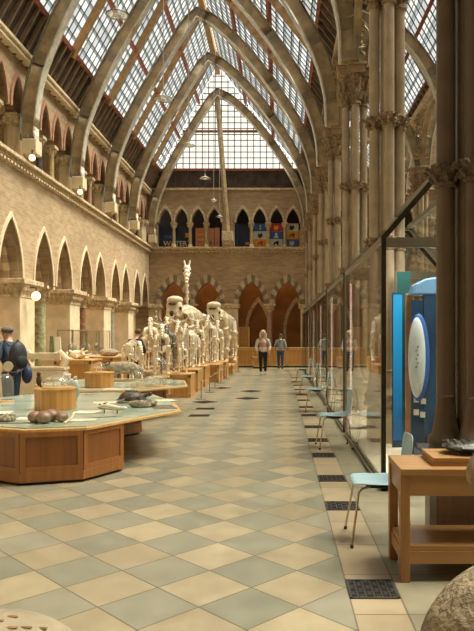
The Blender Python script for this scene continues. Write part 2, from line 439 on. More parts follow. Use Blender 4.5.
def pier(y, i, x0=XL, sg=-1, side='left'):
    t = thing('stone_pier', f'{ORD[i]} square cream stone pier of the {side} arcade counted from the far wall', 'pier', (x0+sg*.43, y, 0), 0, f'{side} arcade piers')
    mb = MB(); mb.box(-.42, .42, -.5, .5, 0, 2.62)
    mb.build('shaft', 'stone', t, bevel=.03)
    mb = MB(); mb.box(-.47, .47, -.55, .55, 0, .3); mb.build('base', 'stone', t, bevel=.03)
    mb = MB()
    sq = lambda a, b: [(-a, -b), (a, -b), (a, b), (-a, b)]
    mb.prism(sq(.44, .52), 2.58, 2.68, 'XY'); mb.prism(sq(.43, .51), 2.68, 2.92, 'XY', top=sq(.56, .64)); mb.prism(sq(.6, .68), 2.92, 3.05, 'XY')
    for k in range(9):
        for e in (-1, 1):
            mb.ell((-sg*.48*1, -.48+k*.12, 2.8), (.06, .05, .09), 6, 5); mb.ell((-.4+k*.1, e*.56, 2.8), (.05, .06, .09), 6, 5)
    mb.build('capital', 'stone2', t, bevel=.01)
def column(x, y, z0, z1, r, mat, name, label, group, caph=.34, cat='column', ab=None):
    t = thing(name, label, cat, (x, y, z0), 0, group); h = z1-z0; ab = ab or r*1.9
    MB().lathe([(r*1.5, 0), (r*1.5, .06), (r*1.25, .1), (r*1.35, .15), (r*1.05, .19)], n=12).box(-r*1.6, r*1.6, -r*1.6, r*1.6, 0, .05).build('base', 'stone', t, True)
    MB().lathe([(r, .17), (r*.94, h-caph)], n=14).build('shaft', mat, t, True)
    mb = MB().lathe([(r*1.1, h-caph-.03), (r*1.1, h-caph), (r*1.05, h-caph+.05), (r*1.5, h-caph*.5), (r*1.75, h-.09)], n=12)
    for k in range(8):
        a = k*PI/4; mb.ell((r*1.45*math.cos(a), r*1.45*math.sin(a), h-caph*.55), (r*.35, r*.35, caph*.3), 6, 5)
    mb.box(-ab, ab, -ab, ab, h-.09, h)
    mb.build('capital', 'stone2', t, True)
    return t
for i, y in enumerate(BAYS[::-1]):
    if i == 0: continue
    pier(y, i)
    pier(y, i, 9.6, 1, 'right')
lc = ['green marble', 'red granite', 'green marble', 'grey marble', 'black marble', 'green marble', 'red granite', 'green marble']
lm = {'green marble': 'gcol', 'red granite': 'rcol', 'grey marble': 'greycol', 'black marble': 'bcol', 'buff marble': 'ycol', 'pink granite': 'pcol'}
seq = {19.3: 'green marble', 23.3: 'red granite', 27.3: 'grey marble', 31.3: 'buff marble'}
for i, y in enumerate(BAYS[-2::-1]):
    c = seq.get(round(y+2, 1), 'pink granite')
    column(XL-.43, y+2, 0, 3.05, .17, lm[c], 'arcade_column', f'round {c} column of the left arcade, {ORD[i]} counted from the far wall', 'left arcade columns', .45, ab=.34)
    column(9.6+.43, y+2, 0, 3.05, .17, lm[c], 'arcade_column', f'round {c} column of the right arcade, {ORD[i]} counted from the far wall', 'right arcade columns', .45, ab=.34)
# upper gallery piers and colonnettes, left
cyc = ['pink granite', 'black marble', 'buff marble']
n = 0
for i, y in enumerate(BAYS[::-1]):
    if i == 0: y = YF-.42
    t = thing('gallery_pier', f'octagonal cream stone gallery pier, {ORD[i]} from the far wall on the left gallery', 'pier', (XL-.34, y, 6.14), 0, 'left gallery piers')
    MB().lathe([(.36, 0), (.36, .14), (.28, .2), (.28, .92)], n=8, ph=PI/8).build('shaft', 'stone', t)
    mb = MB().lathe([(.30, .92), (.30, .97), (.29, 1.0), (.38, 1.2), (.40, 1.26)], n=8, ph=PI/8)
    for k in range(12): mb.ell((.36*math.cos(k*PI/6), .36*math.sin(k*PI/6), 1.1), (.06, .06, .09), 6, 5)
    mb.build('capital', 'stone2', t)
    if i < 8:
        y = YF-.23 if i == 0 else y-.3
        t = thing('arch_corbel', f'carved cream stone corbel under the roof arch, {ORD[i]} from the far wall on the left', 'corbel', (XL, y, 6.25), 0, 'left wall corbels')
        MB().box(.03, .40, -.21, .21, .05, .43).build('block', 'stone', t, bevel=.02)
        MB().lathe([(.06, -.10), (.15, 0), (.19, .05)], (.16, 0, 0), 8).build('leaf_drop', 'stone2', t, True)
        g = i in (3, 4) and thing('globe_lamp', f'lit opal globe lamp under the {ORD[i]} left corbel from the far wall', 'lamp', (XL+.33, y-.30, 6.05), 0, 'gallery globe lamps')
        if g: MB().ell((0, 0, .1), (.085, .085, .085), 16, 10).build('globe', 'globe', g, True)
        if g: MB().tube([(0, 0, .19), (0, 0, .3), (0, .12, .33)], .015, 6).build('bracket', 'bronze', g)
    if i:
        for d in (1, 2, 3):
            c = cyc[(d+i) % 3] if i != 4 else ['pink granite', 'black marble', 'buff marble'][d-1]
            column(XL-.34, y+d, 6.14, 7.4, .085, lm[c], 'gallery_colonnette', f'slender {c} colonnette, {ORD[3-d]} of three in left gallery bay {i} from the far wall', 'left gallery colonnettes', .28, ab=.17)
g = thing('globe_lamp', 'lit opal globe lamp low beside the left arcade pier nearest the green column', 'lamp', (-6.42, 17.1, 2.52), 0, 'arcade globe lamp')
MB().ell((0, 0, .1), (.12, .12, .12), 16, 10).build('globe', 'globe', g, True)
MB().tube([(0, 0, .2), (0, 0, .32), (-.2, .1, .34)], .015, 6).build('bracket', 'bronze', g)

# far wall ---------------------------------------------------------------
def rowwall(xs0, xs1, z0, z1, cs, hw, zs, za, y0, y1, mat, nm, par=None, extra=0):
    out = [(xs0, z1), (xs0, z0)]
    for c in cs: out += arch(c, hw+extra, zs, za+extra)
    out += [(xs1, z0), (xs1, z1)]
    mb = MB(); mb.prism(out, y0, y1, 'XZ')
    return struct(nm, mb, mat) if par is None else mb.build(nm, mat, par)
LA = [-5.46, -3.71, -1.47, .38, 2.6, 4.5, 6.7, 8.5]
UA = [-5.9, -5.07, -4.22, -3.38, -1.92, -1.05, -.17, .67, 2.4, 3.25, 4.1, 4.95, 6.6, 7.45, 8.3]
fw = rowwall(-9.6, 12.5, 3.2, 6.0, LA, .66, 3.2, 4.32, YF, YF+.6, 'brickF', 'wall_back')
mb = MB()
for c in LA: band(mb, c, .66, 4.32, .90, 4.74, 3.2, YF-.06, YF+.3, 'XZ', 7)
mb.build('voussoirs', ['light_v', 'dark_v'], fw)
rowwall(-9.6, 12.5, 7.4, 9.05, UA, .33, 7.4, 8.12, YF+.15, YF+.5, 'brickF', 'upper_wall', fw)
mb = MB()
for c in UA: band(mb, c, .33, 8.12, .42, 8.3, 7.4, YF+.08, YF+.3, 'XZ', 6, False)
mb.build('upper_arch_moulding', 'stone2', fw)
mb = MB()
for z, d in ((5.88, .05), (5.95, .12), (6.02, .2)): mb.box(-6.75, 9.7, YF-d, YF+.6, z, z+.08)
for k in range(82): mb.box(-6.7+k*.2, -6.6+k*.2, YF-.16, YF, 5.82, 5.88)
mb.box(-6.75, 9.7, YF+.02, YF+.6, 9.05, 9.15)
struct('trim_5', mb, 'stone2')
# solid piers in gallery between groups
mb = MB()
for a, b in ((-6.75, -6.3), (-2.98, -2.34), (1.05, 2.0), (5.35, 6.2), (8.7, 9.7)): mb.box(a, b, YF+.12, YF+.55, 6.1, 7.42)
mb.build('gallery_piers', 'brickF', fw)
for k, x in enumerate([-5.48, -4.64, -3.80, -1.48, -.61, .25]):
    column(x, YF+.3, 6.1, 7.4, .085, 'ycol', 'gallery_colonnette', f'{ORD[k]} slender buff colonnette from the left in the end wall gallery', 'end gallery colonnettes', .28, ab=.16)
for k, x in enumerate([2.82, 3.67, 4.52, 7.02, 7.87]):
    column(x, YF+.3, 6.1, 7.4, .085, 'ycol', 'gallery_colonnette', f'{ORD[k]} slender buff colonnette of the end wall gallery beyond the iron columns', 'end gallery colonnettes beyond', .28, ab=.16)
mb = MB().box(-.28, .28, -.25, .25, 0, .5).box(-.2, .2, -.2, .2, -.15, 0)
o = mb.build('stone_block', 'stone2', bevel=.03); o.location = (-2.66, YF-.28, 6.35)
tag(o, 'stone corbel block at the foot of the leaning post on the end wall', 'corbel')
for k, (x, w, lab) in enumerate([(-6.45, .3, 'leftmost'), (-2.59, .42, 'middle'), (1.48, .42, 'right')]):
    t = thing('end_wall_pier', f'{lab} wide stone pier between the end wall arches', 'pier', (x, YF+.3, 0), 0, 'end wall piers')
    MB().box(-w, w, -.28, .28, 0, 2.95).build('shaft', 'stone', t, bevel=.03)
    MB().box(-w-.1, w+.1, -.36, .36, 2.95, 3.2).build('capital', 'stone2', t, bevel=.05)
for k, x in enumerate([-4.585, -.545, 3.55, 7.6]):
    column(x, YF+.3, 0, 3.2, .15, 'ycol' if k != 1 else 'pcol', 'end_wall_column', f'{ORD[k]} round stone column from the left between end wall arches', 'end wall columns', .4, ab=.33)
mb = MB()
for a, b in ((-9.6, -6.75), (9.4, 12.5)): mb.box(a, b, YF+.1, YF+.5, 0, 3.2); mb.box(a, b, YF+.15, YF+.5, 6.0, 7.4)
mb.build('end_panels', 'brickF', fw)
mb = MB(); mb.prism([(1.9, 9.05), (4.6, 9.05), (3.25, 11.4)], YF+.15, YF+.4, 'XZ'); mb.prism([(4.7, 9.05), (9.7, 9.05), (7.2, 14)], YF+.15, YF+.4, 'XZ'); mb.build('aisle_gables', 'brickF', fw)
# rooms behind the far wall
mb = MB().box(-9.6, 12.5, YF+2.4, YF+2.6, 0, 5.8)
bw = struct('wall_back_corridor', mb, 'brownwall')
mb = MB()
for c in (-5.2, -3.4, -1.2, .9): band(mb, c, .55, 3.4, .72, 3.7, 1.9, YF+2.3, YF+2.42, 'XZ', 7, False); 
for c in (-5.2, -3.4, -1.2, .9):
    for e in (-1, 1): mb.box(c+e*.635-.085, c+e*.635+.085, YF+2.3, YF+2.42, 0, 1.9)
mb.build('doorway_arches', 'stone2', bw)
struct('ceiling_back_corridor', MB().box(-6.9, 9.9, YF+.6, YF+2.6, 5.75, 5.95), 'plaster')
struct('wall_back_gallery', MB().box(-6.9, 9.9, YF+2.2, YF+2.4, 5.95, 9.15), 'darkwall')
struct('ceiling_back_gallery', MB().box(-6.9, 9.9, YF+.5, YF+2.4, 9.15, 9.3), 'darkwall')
# gable: dark boards then glass
RX, RZ = -3.2, 15.4; EXL, EXR, EZ = -6.75, 1.9, 8.9
def roofx(z, left):
    k = (z-EZ)/(RZ-EZ); return (EXL+(RX-EXL)*k) if left else (EXR+(RX-EXR)*k)
mb = MB().box(-6.9, 1.9, YF+.1, YF+.3, 9.15, 10.1)
for k in range(22): mb.box(-6.6+k*.39, -6.52+k*.39, YF+.05, YF+.1, 9.15, 10.1)
struct('wall_back_gable_boards', mb, 'darkwood')
mb = MB(); poly = [(roofx(10.1, 1), 10.1), (RX, RZ), (roofx(10.1, 0), 10.1)]
mb.prism(poly, YF+.14, YF+.15, 'XZ'); w = struct('window_1', mb, 'gableglass')
mb = MB()
for k in range(24):
    x = -6.3+k*.33
    zt = RZ-abs(x-RX)*((RZ-EZ)/((RX-EXL) if x < RX else (EXR-RX)))
    if zt > 10.15: mb.box(x-.022, x+.022, YF+.06, YF+.13, 10.1, zt)
z = 10.1
while z < 15:
    mb.box(roofx(z, 1), roofx(z, 0), YF+.07, YF+.12, z-.018, z+.018); z += .3
mb.build('glazing_bars', 'mullion', w)
mb = MB(); mb.box(-6.2, 1.1, YF+.0, YF+.12, 10.02, 10.14); mb.box(-5.0, -.9, YF, YF+.12, 12.0, 12.1); mb.build('transom', 'redbeam', w)
o = MB().tube([(-3.22, YF-.1, 14.0), (-2.66, YF-.2, 6.8)], .13, 8).build('iron_post', 'iron'); tag(o, 'long leaning iron post down the middle of the end gable', 'post')

# main roof ---------------------------------------------------------------
YS0, YS1 = -1.5, YF+.3
def on(t, left, off=0):
    ex = EXL if left else EXR
    x = ex+(RX-ex)*t; z = EZ+(RZ-EZ)*t
    nx, nz = (RZ-EZ), -(RX-ex) if left else (RX-ex)
    nn = Vector((-(RZ-EZ), 0, (RX-ex))) if left else Vector(((RZ-EZ), 0, -(RX-ex)))
    nn.normalize(); return Vector((x, 0, z))+nn*off
def slab(mb, t0, t1, y0, y1, left, o0, o1, fn=None):
    f = fn or on
    p = [f(t0, left, o0), f(t1, left, o0), f(t1, left, o1), f(t0, left, o1)]
    mb.prism([(q.x, q.z) for q in p], y0, y1, 'XZ')
wn = 2
def roof(left, fn, side, tg=.17, rows=(.17, .44, .72), nsl=17):
    global wn
    mb = MB(); slab(mb, -.03, tg, YS0, YS1, left, .03, .12, fn)
    c = struct('ceiling_boards_'+side, mb, 'darkwood')
    mb = MB(); y = YS0
    while y < YS1: slab(mb, -.02, tg, y, y+.06, left, -.07, .03, fn); y += .42
    mb.build('rafters', 'rafter', c)
    for k in range(len(BAYS)-1):
        y0, y1 = BAYS[k], BAYS[k+1]
        if k == 0: y0 = YS0
        if k == 7: y1 = YF+.3
        mb = MB(); slab(mb, tg, .985, y0, y1, left, .10, .105, fn)
        w = struct(f'window_{wn}', mb, 'rglass'); wn += 1
        mb = MB()
        for j in range(13):
            yy = y0+(j)*.333; slab(mb, tg, .985, yy-.011, yy+.011, left, .07, .1, fn)
        for j in range(nsl):
            tt = tg+(.985-tg)*j/nsl; slab(mb, tt, tt+.003, y0, y1, left, .075, .1, fn)
        mb.build('glazing_bars', 'mullion', w)
        mb = MB(); ym = (y0+y1)/2; slab(mb, tg-.02, 1.0, ym-.09, ym+.09, left, -.12, .05, fn); mb.build('rafter', 'oakbeam', w)
    for j, tt in enumerate(rows):
        mb = MB(); slab(mb, tt-.008, tt+.008, YS0, YS1, left, -.07, .05, fn); struct(f'trim_purlin_{side}_{j+1}', mb, 'redbeam')
roof(True, on, 'left'); roof(False, on, 'right')
struct('trim_ridge', MB().box(RX-.12, RX+.12, YS0, YS1, RZ-.35, RZ), 'oakbeam')

# transverse iron arches
PL = [(-6.38, 6.68), (-6.36, 7.3), (-6.2, 8.3), (-5.75, 9.5), (-5.2, 10.6), (-4.55, 11.7), (-3.9, 12.75), (-3.2, 13.8)]
PR = [(1.2, 7.05), (1.15, 7.9), (.88, 8.85), (.34, 9.9), (-.5, 11.2), (-1.55, 12.5), (-2.5, 13.4), (-3.2, 13.8)]
def smooth_pts(P, m=4):
    out = []
    for i in range(len(P)-1):
        p0 = Vector(P[max(i-1, 0)]); p1 = Vector(P[i]); p2 = Vector(P[i+1]); p3 = Vector(P[min(i+2, len(P)-1)])
        for j in range(m):
            t = j/m
            out.append(.5*((2*p1)+(p2-p0)*t+(2*p0-5*p1+4*p2-p3)*t*t+(3*p1-p0-3*p2+p3)*t**3))
    out.append(Vector(P[-1])); return out
def rib(mb, P, side, o0, o1, ya, yb, mis=None):
    # side=+1 outward normal to the left; ribs sweep in XZ
    pts = smooth_pts(P); a = []; b = []
    for i, p in enumerate(pts):
        d = pts[min(i+1, len(pts)-1)]-pts[max(i-1, 0)]; d.normalize()
        nrm = Vector((-d.y, d.x))*side
        if i == len(pts)-1: nrm = Vector((0, 1))
        a.append(p+nrm*o0); b.append(p+nrm*o1)
    for i in range(len(pts)-1):
        if mis and i % mis[0] != mis[1]: continue
        mb.prism([a[i], a[i+1], b[i+1], b[i]], ya, yb, 'XZ')
def roof_arch(y, label, PLx, PRx, cat='roof arch', grp='iron roof arches', k=1.0):
    t = thing('roof_arch', label, cat, (0, y, 0), 0, grp)
    mb = MB()
    for P, s in ((PLx, 1), (PRx, -1)): rib(mb, P, s, .02*k, .33*k, -.09*k, .09*k)
    mb.build('web', 'iron', t, True)
    mb = MB()
    for P, s in ((PLx, 1), (PRx, -1)):
        rib(mb, P, s, -.02, .02*k, -.15*k, .15*k)
    mb.build('lower_flange', 'ironedge', t, True)
    mb = MB()
    for P, s in ((PLx, 1), (PRx, -1)):
        rib(mb, P, s, .33*k, .37*k, -.15*k, .15*k)
    mb.build('upper_flange', 'ironband', t, True)
    for P, s in ((PLx, 1), (PRx, -1)):
        for q in range(3, (len(P)-1)*4, 6):
            mb = MB(); rib(mb, P, s, .0, .375*k, -.10*k, .10*k, (999, q)); mb.build('strap', 'ironstrap', t)
    return t
for i, y in enumerate(BAYS[::-1]):
    yy = y-.12 if i == 0 else y-.3
    t = roof_arch(yy, f'pointed iron roof arch, {ORD[i]} counted from the end wall', PL, PR)
    f_ = MB().box(XL+.02, XL+.34, -.16, .16, 6.685, 6.73).build('foot_plate', 'ironband', t); MB().lathe([(.05, .05), (.05, .12), (.02, .14)], (XL+.14, -.12, 6.68), 8).build('bolt', 'steel', f_, True)

# aisle 1 (between column rows at 1.5 and 4.6) and nave 2
def aisle_fn(ex0, ex1, rz, ez=9.0):
    rx = (ex0+ex1)/2
    def f(t, left, off=0):
        ex = ex0 if left else ex1
        nn = Vector((-(rz-ez), 0, (rx-ex))) if left else Vector(((rz-ez), 0, -(rx-ex)))
        nn.normalize(); return Vector((ex+(rx-ex)*t, 0, ez+(rz-ez)*t))+nn*off
    return f
f1 = aisle_fn(1.9, 4.6, 11.4); f2 = aisle_fn(4.7, 9.7, 14.0)
roof(True, f1, 'aisle_left', .1, (.1, .5), 10); roof(False, f1, 'aisle_right', .1, (.1, .5), 10)
roof(True, f2, 'far_left', .15, (.15, .5), 16); roof(False, f2, 'far_right', .15, (.15, .5), 16)
A1L = [(1.8, 7.05), (1.84, 7.6), (2.1, 8.4), (2.55, 9.1), (3.05, 9.6)]
A1R = [(4.45, 6.6), (4.35, 7.3), (4.05, 8.2), (3.6, 9.0), (3.05, 9.6)]
A2L = [(4.9, 7.05), (4.98, 8.0), (5.4, 9.4), (6.2, 11.0), (7.2, 12.6)]
A2R = [(9.45, 6.9), (9.4, 8.0), (9.0, 9.4), (8.2, 11.0), (7.2, 12.6)]
for i, y in enumerate(BAYS[::-1][1:]):
    roof_arch(y, f'small pointed iron arch over the right aisle, {ORD[i]} from the end wall', A1L, A1R, 'aisle arch', 'aisle arches', .8)
    roof_arch(y, f'pointed iron arch of the outer parallel roof, {ORD[i]} from the end wall', A2L, A2R, 'aisle arch', 'outer roof arches', .8)

# clustered iron columns ---------------------------------------------------
def leaf_capital(mb, x, y, z0, z1, r, n=8):
    h = z1-z0
    mb.lathe([(r*1.0, z0-.03), (r*1.25, z0-.02), (r*1.25, z0+.01), (r, z0+.03), (r*1.2, z0+h*.4), (r*1.7, z1)], (x, y, 0), 10)
    for lv in (0, 1):
        for k in range(n):
            a = (k+.5*lv)*2*PI/n; rr = r*(1.15+.25*lv); zc = z0+h*(.3+.4*lv)
            c, s = math.cos(a), math.sin(a)
            mb.tube([(x+rr*c, y+rr*s, zc-h*.18), (x+rr*1.25*c, y+rr*1.25*s, zc), (x+rr*1.55*c, y+rr*1.55*s, zc+h*.13), (x+rr*1.6*c, y+rr*1.6*s, zc+h*.06)],
                    [r*.2, r*.32, r*.26, r*.1], 5)
def cluster_col(x, y, label, grp, zt=7.05, k=1.0, sm='shaft', cm='capital'):
    t = thing('iron_column', label, 'column', (x, y, 0), 0, grp)
    offs = [(-.18, 0), (.18, 0), (0, -.18), (0, .18)]
    MB().lathe([(.30, 0), (.30, .5), (.27, .62)], n=8, ph=PI/8).build('pedestal', 'stone', t)
    for ox, oy in offs:
        ox *= k; oy *= k
        MB().tube([(ox, oy, 1.0), (ox, oy, zt-.78)], .074*k, 14).build('shaft', sm, t, True)
    MB().tube([(0, 0, .8), (0, 0, zt-.4)], .09*k, 10).build('core', sm, t, True)
    mb = MB()
    for ox, oy in offs: mb.lathe([(.16, .60), (.165, .64), (.14, .68), (.135, .70), (.15, .73), (.145, .77), (.115, .80), (.095, .9), (.08, 1.02), (.074, 1.08), (.085, 1.1), (.074, 1.12)], (ox*k, oy*k, 0), 14)
    mb.lathe([(.31, .6), (.31, .64), (.22, .72)], (0, 0, 0), 12)
    mb.build('base', sm, t, True)
    for z in (2.9, 4.62):
        mb = MB()
        for ox, oy in offs: leaf_capital(mb, ox*k, oy*k, z-.08, z+.08, .075*k, 7)
        mb.build('ring', cm, t, True)
    mb = MB()
    for ox, oy in offs: leaf_capital(mb, ox*k*1.0, oy*k*1.0, zt-.78, zt-.2, .085*k, 8)
    mb.build('capital', 'capital', t, True)
    mb = MB()
    for ox, oy in offs: mb.box(ox*k-.17, ox*k+.17, oy*k-.17, oy*k+.17, zt-.2, zt-.06); mb.box(ox*k-.2, ox*k+.2, oy*k-.2, oy*k+.2, zt-.06, zt)
    mb.build('abacus', 'abacus', t, bevel=.01)
    return t
cpos = [5.3+4*k for k in range(8)]
for i, y in enumerate(cpos):
    yy = min(y, YF-.45)
    cluster_col(1.53, yy, f'clustered painted iron column, {ORD[i]} from the camera beside the glass cases', 'nave iron columns', sm='shaft_shaded' if i == 0 else 'shaft', cm='cap_shaded' if i == 0 else 'capital')
    cluster_col(4.6, yy, f'clustered iron column of the outer row beyond the aisle, {ORD[i]} from the camera', 'outer iron columns')
# longitudinal iron arches with leafy spandrels above the columns
for r_, (x, nm) in enumerate(((1.53, 'nave'), (4.6, 'outer'))):
    for k in range(len(cpos)-1):
        y0, y1 = cpos[k]+.2, cpos[k+1]-.2; c = (y0+y1)/2; hw = (y1-y0)/2
        t = thing('arcade_arch', f'leafy iron arch along the {nm} column row, {ORD[k]} bay from the camera', 'arch', (x, 0, 0), 0, f'{nm} row arches')
        mb = MB(); band(mb, c, hw-.16, 8.55, hw, 8.78, 7.05, -.07, .07, 'YZ', 8, False); mb.build('web', 'iron', t)
        rr = random.Random(k+10*r_)
        for e in (-1, 1):
            mb = MB(); by = c+e*hw
            mb.tube([(0, by+e*.15, 7.05), (0, by+e*.15, 8.7)], .05, 6)
            for q in range(11):
                z = 7.3+q*.13; L_ = .14+.55*(q/11)**2*1.2
                mb.tube([(0, by+e*.15, z-.1), (rr.uniform(-.1, .1), by-e*L_*.4, z+.05), (rr.uniform(-.12, .12), by-e*L_*.7+.0, z+.16)], [.03, .05, .02], 5)
                mb.ell((rr.uniform(-.08, .08), by-e*L_*.3, z+.1), (.05, .09, .06), 6, 4, nz=.2, seed=q)
                for w_ in range(5):
                    yy_ = by-e*rr.uniform(.0, L_*.9); z_ = z+rr.uniform(0, .12); a_ = rr.uniform(0, 6.28)
                    mb.tube([(0, yy_, z_), (rr.uniform(-.22, .22), yy_+.07*math.cos(a_), z_+.07*math.sin(a_)), (rr.uniform(-.3, .3), yy_+.14*math.cos(a_+.6), z_+.14*math.sin(a_+.6))], [.012, .03, .006], 4)
            mb.build('leaf_scroll', 'iron', t)
    mb = MB().box(x-.14, x+.14, YS0, YS1, 8.78, 9.0); struct(f'trim_plate_{nm}', mb, 'stone2')

# ------------------------------------------------------------------ floor grates
def grate(x, y, w, d, rz, label, grp):
    t = thing('floor_grate', label, 'floor grate', (x, y, 0), rz, grp)
    MB().box(-w/2, w/2, -d/2, d/2, .0005, .002).build('pit', 'gratebg', t)
    mb = MB()
    nx = max(4, int(w/.045)); ny = max(3, int(d/.045))
    for i in range(nx+1): a = -w/2+w*i/nx; mb.box(a-.004, a+.004, -d/2, d/2, .002, .006)
    for i in range(ny+1): a = -d/2+d*i/ny; mb.box(-w/2, w/2, a-.004, a+.004, .002, .006)
    for i in range(nx):
        for j in range(ny):
            cx, cy = -w/2+w*(i+.5)/nx, -d/2+d*(j+.5)/ny
            if (i+j) % 2: mb.lathe([(.014, 0), (.014, .006)], (cx, cy, 0), 6)
    for (a, b, c, e) in ((-w/2, w/2, -d/2, -d/2+.014), (-w/2, w/2, d/2-.014, d/2), (-w/2, -w/2+.014, -d/2, d/2), (w/2-.014, w/2, -d/2, d/2)): mb.box(a, b, c, e, .002, .008)
    mb.build('lattice', 'grate', t)
for i, y in enumerate([4.09, 6.08, 7.24, 8.65, 9.88, 11.3, 12.95, 14.4, 15.9, 17.4, 19.0, 20.7, 22.4, 24.2]):
    grate(.578, y, .30, .30, 0, f'{ORD[i]} black floor grate from the camera in the strip beside the glass cases', 'grates beside the glass cases')
for (x, y, a, lab) in [(-1.79, 15.5, 1, 'nearest the skeletons'), (-.83, 16.4, 1, 'nearer of two in mid floor'), (-.82, 18.5, 1, 'farther of two in mid floor'), (-1.75, 19.6, 1, 'beside the farther rope posts')]:
    grate(x, y, .42, .42, PI/4, f'diamond-set iron grate in the tiled floor, {lab}', 'diamond grates')
for (x, y, lab) in [(-1.6, 12.9, 'nearer'), (-1.62, 14.1, 'farther')]:
    grate(x, y, .40, .28, 0, f'{lab} of the two rectangular iron grates left of the open floor', 'rectangular grates')

# ------------------------------------------------------------------ glass cases
XG = 1.05; XB = 2.7; ZR = 2.6
for k in range(6):
    y0, y1 = 6.65+4*k, 10.42+4*k
    t = thing('display_case', f'tall gabled glass display case, {ORD[k]} from the camera on the right', 'display case', (XG, y0, 0), 0, 'tall glass display cases')
    W, D = XB-XG, y1-y0
    MB().box(0, W, 0, D, .004, .085).build('plinth', 'bronze', t); MB().box(.03, W-.03, .03, D-.03, .085, .09).build('case_floor', 'paper', t)
    mb = MB().box(0, .006, .02, D-.02, .09, ZR); mb.build('side_glass', 'glass', t)
    if k < 2: MB().box(.02, W, -.0, .006, .09, ZR).build('end_glass', 'glassc', t)
    hx, hz = .62, 3.32
    MB().prism([(0, ZR), (.012, ZR), (hx+.012, hz), (hx, hz)], .03, D-.03, 'XZ').build('hood_glass', 'glass', t)
    MB().prism([(W, ZR), (W-.012, ZR), (W-hx-.012, hz), (W-hx, hz)], .03, D-.03, 'XZ').build('hood_glass', 'glass', t)
    for yy in (0, D-.04):
        for xx in (0, W-.04):
            MB().box(xx-.012, xx+.035, yy, yy+.05, 0, ZR).build('post', 'bronze' if yy == 0 else 'steel', t)
        mb = MB()
        mb.prism([(-.02, ZR), (.05, ZR), (hx+.05, hz), (hx-.02, hz)], yy, yy+.05, 'XZ')
        mb.prism([(W+.02, ZR), (W-.05, ZR), (W-hx-.05, hz), (W-hx+.02, hz)], yy, yy+.05, 'XZ')
        mb.box(hx-.02, W-hx+.02, yy, yy+.05, hz-.05, hz)
        mb.build('gable_frame', 'bronze' if yy == 0 else 'steel', t)
        MB().box(.02, W-.02, yy+.005, yy+.045, ZR-.10, ZR).build('end_rail', 'steel', t)
    MB().box(-.012, .03, .05, D-.04, ZR-.05, ZR+.01).build('front_rail', 'steel', t)
    MB().box(hx-.02, hx+.05, .05, D-.05, hz-.03, hz+.03).build('hood_rail', 'steel', t)
    MB().box(W-hx-.05, W-hx+.02, .05, D-.05, hz-.03, hz+.03).build('hood_rail', 'steel', t)
    if k: MB().box(.105, .135, .075, .10, .12, ZR-.15).build('light_strip', 'led', t)
    mb = MB().box(-.02, .0, .04, D-.04, .02, .05); mb.build('track', 'steel', t)
# things inside case 1
t = thing('teal_board', 'teal display panel standing upright inside the nearest glass case', 'exhibit', (1.69, 9.0-.1, .09))
MB().box(-.09, .10, 0, .05, 0, 2.38).build('board', 'teal', t, bevel=.005)
MB().box(-.11, -.09, -.01, .06, 0, 2.38).build('edge_strip', 'steel', t)
t = thing('backlit_sign', 'narrow bright blue backlit panel in the nearest glass case', 'exhibit', (1.58, 8.70, .09))
MB().box(-.06, .055, 0, .03, .1, 2.05).build('diffuser', 'bluelit', t); MB().box(-.07, .065, .03, .06, 0, 2.08).build('housing', 'navy', t)
t = thing('copper_post', 'copper coloured upright post beside the blue lit panel', 'post', (1.675, 8.5, .09))
MB().box(-.035, .045, -.02, .02, 0, 2.05).build('post_body', 'copper', t, bevel=.008); MB().box(-.05, .055, -.035, .035, 0, .04).build('foot', 'bronze', t)
t = thing('freestanding_exhibit', 'dark blue freestanding exhibit wall carrying the pale pod', 'exhibit', (1.66, 8.2, .09))
MB().box(.15, .75, 0, .06, 0, 2.02).build('board', 'navy', t, bevel=.006); MB().box(.0, .15, .02, .06, 0, 1.95).build('side_board', 'navy', t)
MB().prism([(0, 2.02), (.62, 2.02), (.62, 2.24), (.42, 2.26), (.18, 2.22), (.05, 2.15)], -.02, .3, 'XZ').build('header', 'sky', t, bevel=.02)
MB().box(.02, .10, -.01, .0, .85, .98).build('notice', 'white', t)
for q, (xx, zz) in enumerate([(.03, .66), (.12, .64), (.03, .50), (.11, .47)]): MB().box(xx, xx+.06, -.01, .02, zz, zz+.07).build('tag_card', 'white', t)
t = thing('pod_model', 'pale grey oval pod model with blue rim mounted upright in the nearest glass case', 'model', (1.70, 8.08, 1.32))
MB().ell((0, .0, 0), (.11, .07, .50), 20, 16).build('pod', 'podw', t, True)
MB().ell((.03, .04, 0), (.14, .07, .55), 20, 16).build('rim', 'pblue', t, True)
mb = MB()
for q in range(6): mb.lathe([(.012, 0), (.012, .01)], (-.02+.02*(q % 2), -.069, -.12+q*.05), 6)
mb.build('port', 'bronze', t)
t = thing('low_platform', 'dark low exhibit base on the floor of the nearest glass case', 'exhibit', (2.1, 8.3, .09))
MB().box(-.42, .45, -.9, -.12, .005, .12).build('step', 'navy', t, bevel=.01); MB().box(-.4, .4, -.85, -.15, .12, .16).build('top', 'charcoal', t)

